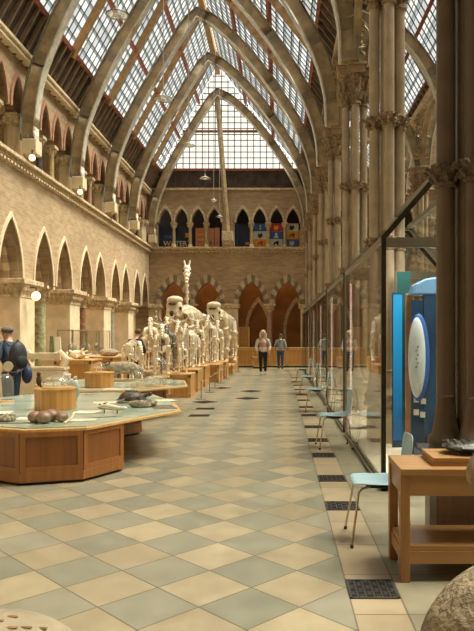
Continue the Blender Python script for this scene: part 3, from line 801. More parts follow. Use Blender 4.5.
# ------------------------------------------------------------------ chairs
def make_chair():
    t = thing('cafe_chair', 'x', 'chair')
    # faces -X
    mb = MB(); n_ = 8; vs = []; fs = []
    prof = [(-.23, .437), (-.22, .452), (-.12, .450), (0, .445), (.12, .452), (.18, .475), (.205, .53), (.215, .62), (.225, .72), (.235, .80), (.238, .82)]
    wd = [.17, .19, .21, .215, .215, .20, .185, .185, .19, .18, .15]
    for i, ((x, z), w) in enumerate(zip(prof, wd)):
        for j in range(9):
            s = j/4-1; cz = .012*s*s if i < 5 else 0; cx = -.02*s*s if i > 5 else 0
            vs.append((x+cx, s*w, z+cz))
    for i in range(len(prof)-1):
        for j in range(8): fs.append((i*9+j, i*9+j+1, (i+1)*9+j+1, (i+1)*9+j))
    mb.add(vs, fs); o = mb.build('seat_shell', 'seat', t, True)
    s = o.modifiers.new('thick', 'SOLIDIFY'); s.thickness = .014
    b = o.modifiers.new('sub', 'SUBSURF'); b.levels = 1; b.render_levels = 1
    for sy in (-1, 1):
        MB().tube([(-.10, sy*.10, .43), (-.17, sy*.15, .425), (-.20, sy*.17, .40), (-.26, sy*.24, .02)], .009, 8).build('leg', 'chrome', t, True)
        MB().tube([(.05, sy*.10, .43), (.12, sy*.15, .425), (.15, sy*.17, .40), (.20, sy*.22, .02)], .009, 8).build('leg', 'chrome', t, True)
        for x, y in ((-.26, .24), (.20, .22)): MB().lathe([(.013, 0), (.013, .025)], (x, sy*y, 0), 8).build('foot_cap', 'rubber', t)
    MB().box(-.13, .08, -.11, .11, .418, .432).build('mount_plate', 'rubber', t, bevel=.004)
    return t
ch = make_chair()
cl = ['pale blue plastic chair half hidden by the wooden table', 'pale blue chair with chrome legs, second from the camera against the glass cases',
      'pale blue chair, third from the camera against the glass cases', 'pale blue chair, fourth from the camera by the glass cases', 'pale blue chair farthest down the row by the glass cases']
for i, (y, x) in enumerate([(5.12, .80), (9.3, .80), (13.7, .80), (17.9, .80), (22.0, .8)]):
    o = ch if i == 0 else copy_tree(ch); o.location = (x, y, 0); o.rotation_euler.z = [0, .06, -.05, .03, 0][i]
    tag(o, cl[i], 'chair', 'chairs along the glass cases')

# ------------------------------------------------------------------ wooden table right with plaque
t = thing('side_table', 'honey coloured wooden table with lower shelf in the right foreground', 'table', (.78, 4.19, 0))
WT, DT = 1.15, .50
MB().box(0, WT, 0, DT, .69, .735).build('table_top', 'oakx', t, bevel=.004)
MB().box(.05, WT-.05, .012, .035, .56, .69).build('apron', 'oakx', t); MB().box(.05, WT-.05, DT-.035, DT-.012, .56, .69).build('apron', 'oakx', t)
MB().box(.012, .035, .05, DT-.05, .56, .69).build('apron', 'oakx', t); MB().box(WT-.035, WT-.012, .05, DT-.05, .56, .69).build('apron', 'oakx', t)
for x in (.0, WT-.06):
    for y in (.005, DT-.065): MB().box(x, x+.06, y, y+.06, 0, .69).build('leg', 'oakz', t, bevel=.003)
MB().box(.02, WT-.02, .02, DT-.02, .20, .235).build('shelf', 'oakx', t, bevel=.003)
MB().box(.06, WT-.06, .012, .03, .12, .20).build('shelf_rail', 'oakx', t); MB().box(.012, .03, .06, DT-.06, .12, .20).build('shelf_rail', 'oakx', t)
MB().box(.55, .9, .006, .013, .60, .63).build('label_plate', 'white', t)
t = thing('plaque_block', 'square wooden base block on the side table under the dark cast', 'block', (1.14, 4.28, .735))
MB().box(-.13, .40, .0, .36, .0, .055).build('block_body', 'oakx', t, bevel=.003); MB().box(-.132, .402, -.002, .362, .022, .028).build('groove', 'plinthbrown', t)
t = thing('bronze_cast', 'dark rugged cast of a flattened head lying on the wooden block', 'cast', (1.28, 4.46, .79))
mb = MB(); mb.ell((.02, 0, .05), (.19, .13, .035), 22, 10, nz=.10, seed=3); mb.ell((.0, .02, .025), (.09, .08, .03), 14, 8, nz=.08, seed=4)
mb.build('plate', 'verdigris', t, True); MB().lathe([(.055, -.01), (.045, .03)], (-.02, -.02, 0), 12).build('stem', 'bronze', t, True)
mb = MB()
for q in range(7): mb.tube([(-.14+q*.05, -.08, .075), (-.13+q*.05, .0, .09), (-.14+q*.05, .09, .072)], [.005, .01, .005], 5)
mb.build('ridge', 'verdigris', t, True)
t = thing('stone_specimen', 'rough tan stone on a pedestal at the right edge before the wooden table', 'specimen', (1.17, 3.6, 0))
MB().box(.02, .22, -.1, .1, 0, .73).build('pedestal', 'stone', t, bevel=.01)
MB().ell((.0, .0, .84), (.14, .12, .135), 16, 12, nz=.05, seed=5).build('rock', 'boulder', t, True, sub=1)
t = thing('plinth_box', 'brown wooden plinth box standing behind the side table', 'plinth', (1.1, 4.78, 0))
MB().box(.05, 1.5, .0, .05, .0, .60).build('front_board', 'plinthbrown', t)
MB().box(0, .05, .0, .15, .0, .60).build('end_board', 'steel', t)
MB().box(0, 1.5, -.01, .03, .6, .63).build('top_edge', 'charcoal', t)

# foreground stones
t = thing('boulder', 'large rounded pitted tan stone in the bottom right corner', 'stone', (1.12, 2.55, 0))
MB().ell((0, 0, .33), (.58, .42, .42), 26, 16, nz=.008, seed=8).build('stone_body', 'boulder', t, True, sub=1)
t = thing('pale_boulder', 'pale rounded stone with brown fossil marks in the bottom left corner', 'stone', (-1.02, 2.35, 0))
MB().ell((-.03, 0, .26), (.40, .36, .32), 26, 16, nz=.006, seed=9).build('stone_body', 'boulder2', t, True, sub=1)
mb = MB()
for (a, b) in ((.02, -.02), (.05, .02), (.08, -.05), (.12, -.03), (.15, -.08), (.10, -.12), (.19, -.05), (.13, -.10), (.05, -.10), (.17, .0)):
    a -= .01; z = .26+.32*math.sqrt(max(0, 1-((a+.03)/.40)**2-(b/.36)**2)); mb.ell((a, b, z-.003), (.024, .009, .006), 8, 5, nz=.2, seed=int(a*100))
mb.build('fossil_mark', 'mark', t, True)

# ------------------------------------------------------------------ display tables
def octag(cx, cy, r, ph): return [(cx+r*math.cos(ph+k*PI/4), cy+r*math.sin(ph+k*PI/4)) for k in range(8)]
def shrink(poly, c, s): return [(c[0]+(x-c[0])*s, c[1]+(y-c[1])*s) for x, y in poly]
def drum(t, cx, cy, r, ph, h):
    P = octag(cx, cy, r, ph); c = (cx, cy)
    MB().prism(P, .09, h, 'XY').build('drum', 'oakd', t)
    MB().prism(shrink(P, c, .95), .0, .05, 'XY').build('toe_kick', 'bronze', t)
    MB().prism(shrink(P, c, 1.02), .03, .13, 'XY').build('skirting', 'oakm', t, bevel=.006)
    mb = MB()
    for i in range(8):
        a, b = Vector(P[i]), Vector(P[(i+1) % 8]); d = (b-a).normalized(); nrm = Vector((d.y, -d.x))
        def bar(u0, u1, z0, z1):
            p, q = a+(b-a)*u0, a+(b-a)*u1
            mb.prism([p-nrm*.005, q-nrm*.005, q+nrm*.014, p+nrm*.014], z0, z1, 'XY')
        bar(0, .085, .13, h); bar(.915, 1, .13, h); bar(.085, .915, .13, .19); bar(.085, .915, h-.05, h)
    mb.build('panel_frame', 'oakm', t)
def disp_table(name, label, poly, drums, h=.56):
    t = thing(name, label, 'display table', (0, 0, 0), 0, 'low display tables')
    for (cx, cy, r, ph) in drums: drum(t, cx, cy, r, ph, h)
    c = (sum(p[0] for p in poly)/len(poly), sum(p[1] for p in poly)/len(poly))
    MB().prism(poly, h, h+.03, 'XY').build('table_edge', 'oakl', t, bevel=.004)
    MB().prism(shrink(poly, c, .965), h+.03, h+.042, 'XY').build('display_top', 'gtop', t)
    return t
PA = [(-2.72, 6.90), (-2.10, 7.08), (-1.32, 8.7), (-1.62, 9.9), (-2.2, 11.15), (-2.9, 11.4), (-4.2, 11.2), (-4.9, 9.5), (-4.4, 7.9), (-3.35, 7.15)]
PH = math.radians(-90+18-22.5)
disp_table('display_table', 'near low octagonal wooden display table with pale green glass top', PA, [(-2.69, 7.72, .84, PH), (-3.05, 10.6, .8, PH)])
PB = [(-3.6, 11.68), (-2.69, 11.72), (-1.83, 12.9), (-2.1, 14.4), (-3.0, 15.1), (-4.5, 14.9), (-5.0, 13.2)]
disp_table('display_table', 'second low wooden display table behind, carrying the badger and tall glass dome', PB, [(-3.15, 12.85, .9, PH)])
HT = .603
# oct boxes and domes
def octbox(x, y, label, w=.27, h=.27, ph=PI/8):
    t = thing('specimen_plinth', label, 'plinth', (x, y, HT), 0, 'octagonal plinth boxes')
    MB().prism(octag(0, 0, w, ph), 0, h, 'XY').build('box_body', 'oak', t, bevel=.004)
    MB().prism(octag(0, 0, w*1.05, ph), h, h+.018, 'XY').build('lid', 'oakl', t, bevel=.003)
    return t
octbox(-3.02, 8.75, 'octagonal oak plinth box on the near display table')
octbox(-3.46, 12.45, 'octagonal oak plinth box on the second display table')
def dome(x, y, z, r, h, label, base='oakl', flat=False):
    t = thing('glass_dome', label, 'glass dome', (x, y, z), 0, 'glass domes')
    pr = []
    for k in range(9):
        a = PI/2*k/8; pr.append((r*math.cos(a)+.0005, (h-r if not flat else 0)+ (r if not flat else h)*math.sin(a)))
    if not flat: pr = [(r, .015)]+pr
    mb = MB().lathe(pr, (0, 0, .012), 24); mb.build('dome_shell', 'dome', t, True)
    MB().lathe([(r*1.06, 0), (r*1.06, .012), (r, .015)], n=24).build('base', base, t, True)
    return t
dome(-2.98, 8.72, HT+.289, .20, .17, 'low flattened glass dome on the near plinth box', flat=True)
dome(-3.46, 12.42, HT+.289, .13, .19, 'small round glass dome on the second plinth box', flat=True)
dome(-2.42, 12.75, HT, .21, .58, 'tall glass dome with a small skeleton on the second table')
dome(-2.75, 12.55, HT, .13, .30, 'short glass dome left of the tall dome on the second table')
dome(-4.12, 9.75, HT, .12, .40, 'tall narrow bell glass at the left edge of the near table')
dome(-4.05, 9.2, HT, .085, .24, 'small bell glass in front of the tall bell glass')
def smallskel(name, label, x, y, z, s, mat='bone', rz=0):
    t = thing(name, label, 'specimen', (x, y, z), rz, None, s)
    mb = MB().tube([(-.5, 0, .45), (-.2, 0, .62), (.2, 0, .6), (.5, 0, .5), (.75, 0, .3)], [.03, .05, .05, .04, .01], 6)
    for k in range(7):
        for e in (-1, 1): mb.tube([(-.25+k*.09, 0, .6), (-.25+k*.09, e*.14, .5), (-.22+k*.09, e*.1, .34)], .014, 5)
    mb.build('spine_and_ribs', mat, t, True)
    mb = MB().ell((-.62, 0, .5), (.16, .1, .1), 10, 8).ell((-.76, 0, .45), (.1, .05, .05), 8, 6); mb.build('skull', mat, t, True)
    for x_ in (-.28, .35):
        for e in (-1, 1): MB().tube([(x_, e*.08, .55), (x_-.05, e*.13, .32), (x_+.04, e*.13, .15), (x_-.06, e*.14, .02)], [.03, .025, .02, .03], 6).build('leg', mat, t, True)
    return t
smallskel('small_skeleton', 'small animal skeleton under the tall glass dome', -2.42, 12.75, HT+.02, .27, rz=.9)
smallskel('small_skeleton', 'tiny animal skeleton in the short glass dome', -2.75, 12.55, HT+.02, .15)
smallskel('small_skeleton', 'little animal skeleton in the low dome on the near plinth box', -2.98, 8.72, HT+.305, .2, 'bone2', .2)
smallskel('small_skeleton', 'little skeleton in the round dome on the second plinth box', -3.46, 12.42, HT+.305, .14)
t = thing('bird_specimen', 'brown perched bird specimen beside the low glass dome', 'bird', (-3.235, 8.72, HT+.289))
mb = MB().ell((0, 0, .10), (.035, .04, .075), 12, 8).ell((0, -.01, .185), (.03, .03, .03), 10, 8); mb.build('body', 'furd', t, True)
MB().tube([(0, -.035, .185), (0, -.06, .178)], [.008, .001], 5).build('beak', 'bronze', t); MB().tube([(0, .03, .06), (.01, .06, .0)], [.02, .012], 5).build('tail', 'furd', t)
t = thing('coral', 'branching white coral specimen behind the low glass dome', 'coral', (-3.36, 10.35, HT))
mb = MB(); rr = random.Random(4)
for q in range(40):
    a = rr.uniform(0, 2*PI); h = rr.uniform(.12, .36); r = rr.uniform(.03, .16)
    mb.tube([(0, 0, .02), (r*.5*math.cos(a), r*.5*math.sin(a), h*.5), (r*math.cos(a), r*math.sin(a), h)], [.03, .024, .018], 6); mb.ell((r*math.cos(a), r*math.sin(a), h), (.03, .03, .03), 6, 5)
mb.build('branches', 'coral', t, True); MB().lathe([(.13, 0), (.11, .03)], n=12).build('base', 'oakl', t)
t = thing('shell_specimen', 'upright pale fan shell right of the white coral', 'shell', (-3.13, 9.85, HT))
MB().ell((0, 0, .16), (.10, .04, .15), 14, 10, nz=.04, seed=2).build('valve', 'gtop', t, True); MB().box(-.05, .05, -.03, .03, 0, .03).build('stand', 'bronze', t)
# eggs
for q, (x, y, r) in enumerate([(-2.79, 7.40, .075), (-2.66, 7.33, .08), (-2.645, 7.52, .08), (-2.50, 7.45, .068)]):
    o = MB().ell((0, 0, 0), (r*1.08, r, r*.9), 20, 14, nz=.008, seed=q).build('fossil_egg', 'nut', None, True); o.location = (x, y, HT+r*.9-.002)
    tag(o, ['leftmost brown fossil egg in the clutch on the near table', 'front middle brown fossil egg in the clutch', 'back brown fossil egg in the clutch on the near table', 'rightmost and smallest brown fossil egg in the clutch'][q], 'fossil egg', 'fossil eggs')
o = MB().tube([(-2.42, 7.28, HT+.012), (-2.38, 7.42, HT+.05), (-2.40, 7.6, HT+.1)], [.012, .012, .009], 6).build('bone_stick', 'bone2'); tag(o, 'thin pale stick leaning beside the fossil eggs', 'specimen')
t = thing('ammonite', 'knobbly grey fossil shell at the left edge of the near table', 'fossil', (-3.18, 7.52, HT))
mb = MB()
for q in range(22):
    a = q*.5; r = .02+.0055*q; mb.ell((r*math.cos(a), r*math.sin(a)*.8, .035+.01*math.sin(a)), (.022+.001*q,)*3, 8, 6)
mb.build('whorl', 'rockm', t, True)
# turtle
t = thing('turtle', 'dark turtle specimen resting on the near display table', 'turtle', (-2.19, 9.6, HT+.01), .25).scale = (.8, .8, 1.0)
t = bpy.data.objects['turtle']
mb = MB(); pr = [(.19, .02), (.235, .035), (.24, .06), (.215, .10), (.16, .14), (.08, .163), (.0005, .168)]; mb.lathe(pr, n=20, sy=.78); mb.build('carapace', 'shell', t, True)
mb = MB()
for k in range(12): a = k*PI/6; mb.tube([(.1*math.cos(a), .08*math.sin(a), .163), (.235*math.cos(a), .185*math.sin(a), .06)], .006, 4)
mb.lathe([(.09, .150), (.10, .160), (.09, .166)], n=6, sy=.8)
mb.build('scute_ridge', 'furd', t)
MB().tube([(.20, 0, .07), (.29, 0, .10), (.335, 0, .115), (.37, 0, .105)], [.035, .03, .042, .018], 8).build('head', 'shell', t, True)
for sx in (-1, 1):
    for sy in (-1, 1): MB().tube([(sx*.14, sy*.13, .05), (sx*.22, sy*.22, .03), (sx*.24+(.06 if sx > 0 else -.03), sy*.27, .012)], [.035, .03, .012], 6, .6).build('flipper' if sx > 0 else 'hind_foot', 'shell', t, True)
# crocodile skull on stand
t = thing('crocodile_skull', 'long pale reptile skull on two metal pins, near table', 'skull', (-2.14, 8.28, HT), -.1, None, .85)
mb = MB().tube([(-.22, 0, .10), (-.12, 0, .125), (0, 0, .105), (.12, 0, .09), (.2, 0, .088), (.23, 0, .08)], [.05, .062, .042, .03, .033, .012], 10, .6)
mb.tube([(-.2, 0, .07), (0, 0, .06), (.2, 0, .055)], [.03, .025, .012], 8, .4)
for q in range(9): mb.tube([(-.05+q*.03, -.028, .085), (-.05+q*.03, -.03, .062)], [.006, .002], 4)
mb.build('skull_bone', 'bone2', t, True)
mb = MB()
for e in (-1, 1): mb.ell((-.10, e*.035, .15), (.025, .018, .012), 8, 6); mb.ell((-.17, e*.035, .135), (.022, .016, .012), 8, 6)
mb.build('eye_socket', 'hollow', t, True)
for x in (-.12, .08): MB().tube([(x, 0, 0), (x, 0, .06)], .008, 6).build('pin', 'bronze', t)
t = thing('rock_specimen', 'long grey rock specimen right of the turtle', 'rock', (-1.93, 8.95, HT))
mb = MB().ell((0, 0, .045), (.16, .07, .055), 16, 10, nz=.10, seed=12).ell((.13, .1, .05), (.09, .07, .06), 14, 10, nz=.10, seed=13); mb.build('rock_body', 'rockm', t, True)
for q, (x, y, w, d, a, mt, lab) in enumerate([(-1.62, 9.0, .3, .5, .35, 'darkprint', 'dark printed information sheet at the right tip of the near table'), (-2.35, 7.62, .38, .2, .2, 'paper', 'cream information sheet right of the fossil eggs'),
        (-2.12, 7.9, .05, .42, -1.0, 'darkprint', 'narrow dark label strip along the edge of the near table'), (-3.0, 7.35, .36, .12, .1, 'darkprint', 'dark label strip left of the fossil eggs'), (-2.9, 7.75, .5, .25, 0, 'paper', 'cream information sheet behind the fossil eggs'),
        (-2.5, 8.4, .3, .3, 0, 'paper', 'cream label sheet left of the reptile skull'), (-3.7, 8.3, .5, .3, .2, 'paper', 'cream sheet left of the near plinth box'),
        (-2.55, 9.6, .4, .25, .3, 'paper', 'cream sheet left of the turtle'), (-1.75, 9.9, .3, .3, .5, 'paper', 'cream sheet behind the grey rock specimen'),
        (-2.2, 13.2, .45, .3, .5, 'darkprint', 'dark information sheet right of the tall dome'), (-3.0, 11.95, .5, .2, 0, 'paper', 'cream information sheet at the front of the second table')]):
    o = MB().box(-w/2, w/2, -d/2, d/2, 0, .004).build('info_sheet', mt); o.location = (x, y, HT); o.rotation_euler.z = a; tag(o, lab, 'information sheet')

# ------------------------------------------------------------------ skinned figures
def skin(name, nodes, edges, mat, parent, sub=2, smooth=True):
    me = bpy.data.meshes.new(name+'_cage'); me.from_pydata([n[:3] for n in nodes], edges, [])
    o = bpy.data.objects.new(name+'_cage', me); COL.objects.link(o)
    s = o.modifiers.new('s', 'SKIN'); s.use_smooth_shade = True
    sv = me.skin_vertices[0].data
    for i, n in enumerate(nodes):
        sv[i].radius = (n[3], n[4] if len(n) > 4 else n[3]); sv[i].use_root = (i == 0)
    b = o.modifiers.new('b', 'SUBSURF'); b.levels = sub; b.render_levels = sub
    dg = bpy.context.evaluated_depsgraph_get(); dg.update()
    m2 = bpy.data.meshes.new_from_object(o.evaluated_get(dg)); m2.name = name
    bpy.data.objects.remove(o)
    m2.materials.clear(); m2.materials.append(M[mat])
    m2.polygons.foreach_set('use_smooth', [True]*len(m2.polygons))
    r = bpy.data.objects.new(name, m2); COL.objects.link(r); r.parent = parent
    return r
def person(label, loc, rz, H, top, legs, shoes, hair, hairstyle, P, extra=None, sleeves=None):
    t = thing('person', label, 'person', loc, rz)
    k = H/1.75
    # faces -Y.  P: hand/elbow/foot targets
    S = lambda x, y, z: (x*k, y*k, z*k)
    ln = P.get('lean', 0)
    def T(x, y, z, r, r2=None):
        y2 = y-ln*max(0, z-.95)
        return (*S(x, y2, z), r*k, (r2 or r)*k)
    el, hl = P['elL'], P['haL']; er, hr = P['elR'], P['haR']; kl, fl = P['knL'], P['ftL']; kr, fr = P['knR'], P['ftR']
    hx, hy, hz = P.get('head', (0, -.02, 1.60))
    nodes = [T(0, 0, .95, .14, .11), T(0, 0, 1.15, .12, .095), T(0, 0, 1.36, .14, .10), T(0, 0, 1.46, .06), T(hx*.5, hy*.6, 1.51, .055), T(hx, hy, hz-.03, .082, .09), T(hx, hy, hz+.06, .085, .095), T(hx, hy, hz+.13, .055, .06),
             T(-.17, 0, 1.42, .05), (*S(*el), .042*k, .042*k), (*S(*hl), .028*k, .028*k),
             T(.17, 0, 1.42, .05), (*S(*er), .042*k, .042*k), (*S(*hr), .028*k, .028*k),
             (*S(-.09, 0, .88), .09*k, .09*k), (*S(*kl), .058*k, .058*k), (*S(*fl), .036*k, .036*k),
             (*S(.09, 0, .88), .09*k, .09*k), (*S(*kr), .058*k, .058*k), (*S(*fr), .036*k, .036*k)]
    edges = [(0, 1), (1, 2), (2, 3), (3, 4), (4, 5), (5, 6), (6, 7), (2, 8), (8, 9), (9, 10), (2, 11), (11, 12), (12, 13), (0, 14), (14, 15), (15, 16), (0, 17), (17, 18), (18, 19)]
    body = skin('body', nodes, edges, 'skin', t)
    # hands with fingers, nose and ears joined onto the body surface
    mb = MB()
    for (e, h_, sd) in ((el, hl, -1), (er, hr, 1)):
        e, h_ = Vector(S(*e)), Vector(S(*h_)); d = (h_-e).normalized(); sdv = Vector((0, 1, 0)) if abs(d.y) < .8 else Vector((1, 0, 0)); sdv = (sdv-d*sdv.dot(d)).normalized(); cr = d.cross(sdv)
        pc = h_+d*.045*k; mb.ell(pc, (.038*k, .038*k, .045*k), 10, 7)
        for q in range(4):
            b = pc+d*.03*k+sdv*(q-1.5)*.019*k; ll = (.06, .072, .066, .05)[q]*k
            mb.tube([b, b+d*ll*.55, b+d*ll*.9+cr*.02*k*sd], [.010*k, .009*k, .007*k], 6)
        b = pc-sdv*.035*k; mb.tube([b, b+d*.03*k-sdv*.02*k, b+d*.055*k-sdv*.018*k], [.012*k, .011*k, .008*k], 6)
    hd = Vector(T(hx, hy, hz+.03, 1)[:3])
    fy = -1 if not P.get('turn') else P['turn']
    dirv = Vector(P.get('look', (0, -1, 0))).normalized(); sv = Vector((-dirv.y, dirv.x, 0))
    mb.tube([hd+dirv*.085*k+Vector((0, 0, .01)), hd+dirv*.115*k+Vector((0, 0, -.02))], [.010*k, .016*k], 6)
    for e in (-1, 1): mb.ell(hd+sv*e*.088*k, (.012*k, .02*k, .03*k), 8, 6)
    m3 = mb.build('tmp', 'skin'); bm = bmesh.new(); bm.from_mesh(body.data); bm.from_mesh(m3.data); bm.to_mesh(body.data); bm.free(); bpy.data.objects.remove(m3)
    mb = MB()
    for e in (-1, 1): mb.ell(hd+dirv*.088*k+sv*e*.034*k+Vector((0, 0, .012*k)), (.012*k, .012*k, .009*k), 8, 6)
    mb.build('eyes', 'blackcloth', t, True)
    MB().ell(hd+dirv*.092*k+Vector((0, 0, -.05*k)), (.025*k, .02*k, .007*k), 8, 5).build('mouth', 'pink', t, True)
    # clothes
    g = .022
    cn = [T(0, 0, .84, .165, .14), T(0, 0, 1.12, .145, .12), T(0, 0, 1.36, .16, .125), T(0, 0, 1.465, .075, .07),
          T(-.18, 0, 1.42, .072), (*S(*el), .062*k, .062*k), (*(Vector(S(*el)).lerp(Vector(S(*hl)), .92)), .045*k, .045*k),
          T(.18, 0, 1.42, .072), (*S(*er), .062*k, .062*k), (*(Vector(S(*er)).lerp(Vector(S(*hr)), .92)), .045*k, .045*k)]
    if sleeves:
        skin('top', cn[:4], [(0, 1), (1, 2), (2, 3)], top, t)
        for a, nm in ((4, 0), (7, 1)): skin('sleeve', cn[a:a+3], [(0, 1), (1, 2)], sleeves, t)
    else:
        skin('jacket', cn, [(0, 1), (1, 2), (2, 3), (2, 4), (4, 5), (5, 6), (2, 7), (7, 8), (8, 9)], top, t)
    tn = [(*S(0, 0, 1.02), .14*k, .12*k), (*S(-.09, 0, .86), .108*k, .108*k), (*S(*kl), .078*k, .078*k), (*(Vector(S(*kl)).lerp(Vector(S(*fl)), .93)), .056*k, .056*k),
          (*S(.09, 0, .86), .108*k, .108*k), (*S(*kr), .078*k, .078*k), (*(Vector(S(*kr)).lerp(Vector(S(*fr)), .93)), .056*k, .056*k)]
    skin('trousers', tn, [(0, 1), (1, 2), (2, 3), (0, 4), (4, 5), (5, 6)], legs, t)
    for f_ in (fl, fr):
        a = Vector(S(*f_)); z = a.z
        MB().tube([a+Vector((0, .05*k, -.035*k)), a+Vector((0, -.02*k, -.035*k)), a+Vector((0, -.12*k, -.05*k)), a+Vector((0, -.18*k, -.055*k))], [.045*k, .05*k, .043*k, .025*k], 8, .8).build('shoe', shoes, t, True)
    mb = MB()
    up = Vector((0, 0, .05*k)); back = -dirv
    if hairstyle == 'long':
        mb.ell(hd+up+back*.045*k, (.104*k, .10*k, .10*k), 16, 10)
        for e in (-1, 1): mb.tube([hd+sv*e*.085*k+up, hd+sv*e*.115*k-Vector((0, 0, .07*k)), hd+sv*e*.10*k-Vector((0, 0, .17*k))+dirv*.02*k], [.04*k, .045*k, .03*k], 8)
        mb.tube([hd+back*.07*k, hd+back*.09*k-Vector((0, 0, .17*k))], [.08*k, .06*k], 8)
    elif hairstyle == 'cap':
        mb.ell(hd+up+back*.01*k+Vector((0, 0, .02*k)), (.112*k, .115*k, .068*k), 16, 10); mb.ell(hd+dirv*.1*k+Vector((0, 0, .055*k)), (.08*k, .075*k, .014*k), 12, 6)
    else:
        mb.ell(hd+up*.7+back*.018*k, (.10*k, .105*k, .10*k), 16, 10)
    mb.build('cap' if hairstyle == 'cap' else 'hair', hair, t, True)
    if extra: extra(t, S)
    return t
walk = dict(elL=(-.27, .03, 1.15), haL=(-.24, -.08, .93), elR=(.27, .03, 1.15), haR=(.24, -.08, .93), knL=(-.09, -.05, .50), ftL=(-.08, -.10, .10), knR=(.09, .02, .50), ftR=(.09, .12, .10))
def wx(t, S):
    MB().tube([S(-.10, -.12, 1.42), S(-.08, -.145, 1.2), S(0, -.16, 1.02)], .008, 6).build('bag_strap', 'blackcloth', t)
    skin('open_vest', [(*S(0, .0, 1.02), .172, .142), (*S(0, 0, 1.2), .158, .132), (*S(0, 0, 1.4), .14, .12)], [(0, 1), (1, 2)], 'pinktop', t)
person('pale haired woman in salmon top, white sleeves and black leggings walking towards camera', (-.68, 26.0, 0), 0, 1.78, 'whitecloth', 'blackcloth', 'sneaker', 'blond', 'long', walk, wx, 'whitecloth')
walk2 = dict(walk); walk2.update(haL=(-.22, -.14, 1.0), haR=(.22, -.16, 1.02), ftL=(-.09, .05, .10), ftR=(.08, -.10, .10), knR=(.09, -.08, .5), knL=(-.09, .0, .5))
def hx2(t, S): skin('hood', [(*S(-.07, .10, 1.45), .06, .05), (*S(0, .12, 1.42), .07, .05), (*S(.07, .10, 1.45), .06, .05)], [(0, 1), (1, 2)], 'hoodie', t)
person('person seen from behind in grey blue hoodie and jeans near the far counter', (0.02, 30.3, 0), PI, 1.66, 'hoodie', 'jeans', 'shoe', 'brownhair', 'short', walk2, hx2)
man = dict(elL=(-.28, -.02, 1.15), haL=(-.16, -.26, 1.02), elR=(.27, .02, 1.15), haR=(.22, -.28, 1.08), knL=(-.09, -.03, .50), ftL=(-.10, 0, .10), knR=(.09, .0, .50), ftR=(.10, .10, .10), head=(0, -.07, 1.58), lean=.12)
def pack(t, S):
    p = MB().ell(S(0, .23, 1.22), (.165, .12, .255), 18, 12).build('backpack', 'charcoal', t, True)
    MB().ell(S(0, .35, 1.10), (.12, .06, .12), 14, 10).build('pocket', 'blackcloth', p, True)
    for e in (-1, 1): MB().tube([S(e*.12, .14, 1.40), S(e*.13, .0, 1.50), S(e*.13, -.13, 1.36), S(e*.15, -.06, 1.1), S(e*.13, .12, 1.02)], .016, 6).build('strap', 'charcoal', p, True)
    MB().ell(S(-.24, .12, .86), (.09, .12, .17), 14, 10).build('hip_bag', 'navybag', t, True)
person('man in grey cap and dark denim jacket with charcoal backpack, facing left', (-4.96, 12.0, 0), math.radians(-128), 1.76, 'denim', 'jeans', 'shoe', 'greycap', 'cap', man, pack)
t = thing('information_paddle', 'round pale information paddle held by the man in the cap', 'paddle', (-4.86, 11.62, 1.02), 0)
MB().prism([(.09*math.cos(a*PI/8), .02+.09*math.sin(a*PI/8)) for a in range(16)], -.006, .006, 'XZ').build('disc', 'paper', t); MB().box(-.012, .012, -.008, .008, -.14, -.06).build('handle', 'pinktop', t)
bend = dict(elL=(-.30, -.16, 1.12), haL=(-.15, -.34, 1.0), elR=(.30, -.16, 1.12), haR=(.15, -.34, 1.0), knL=(-.09, -.03, .50), ftL=(-.10, 0, .10), knR=(.09, .0, .50), ftR=(.10, .05, .10), head=(0, -.10, 1.62), lean=.3)
person('person in a black jacket leaning forward beside the skeleton row', (-4.35, 19.2, 0), math.radians(160), 1.76, 'blackcloth', 'blackcloth', 'shoe', 'brownhair', 'short', bend)

# badger
t = thing('badger_specimen', 'stuffed grey badger on a wooden board, second display table', 'stuffed animal', (-3.38, 14.1, HT), math.radians(8), None, 1.12)
MB().box(-.36, .36, -.14, .14, 0, .025).build('board', 'oakl', t, bevel=.004)
nd = [(0.05, 0, .25, .125, .13), (.22, 0, .24, .12, .12), (.32, 0, .20, .06, .06), (-.12, 0, .27, .11, .11), (-.24, 0, .30, .075, .075), (-.33, 0, .30, .058, .055), (-.40, 0, .275, .03, .03), (-.43, 0, .265, .016, .016),
      (-.14, -.07, .18, .045, .045), (-.16, -.08, .05, .03, .03), (-.14, .07, .18, .045, .045), (-.12, .08, .05, .03, .03), (.23, -.07, .17, .05, .05), (.25, -.08, .05, .03, .03), (.23, .07, .17, .05, .05), (.27, .08, .05, .03, .03), (.40, 0, .15, .03, .03)]
skin('body', nd, [(0, 1), (1, 2), (0, 3), (3, 4), (4, 5), (5, 6), (6, 7), (3, 8), (8, 9), (3, 10), (10, 11), (1, 12), (12, 13), (1, 14), (14, 15), (2, 16)], 'fur', t)
for e in (-1, 1): MB().ell((-.27, e*.05, .355), (.018, .012, .02), 8, 6).build('ear', 'furd', t, True); MB().tube([(-.28, e*.045, .335), (-.35, e*.045, .315), (-.41, e*.02, .285)], [.014, .014, .006], 6).build('face_stripe', 'furd', t, True)

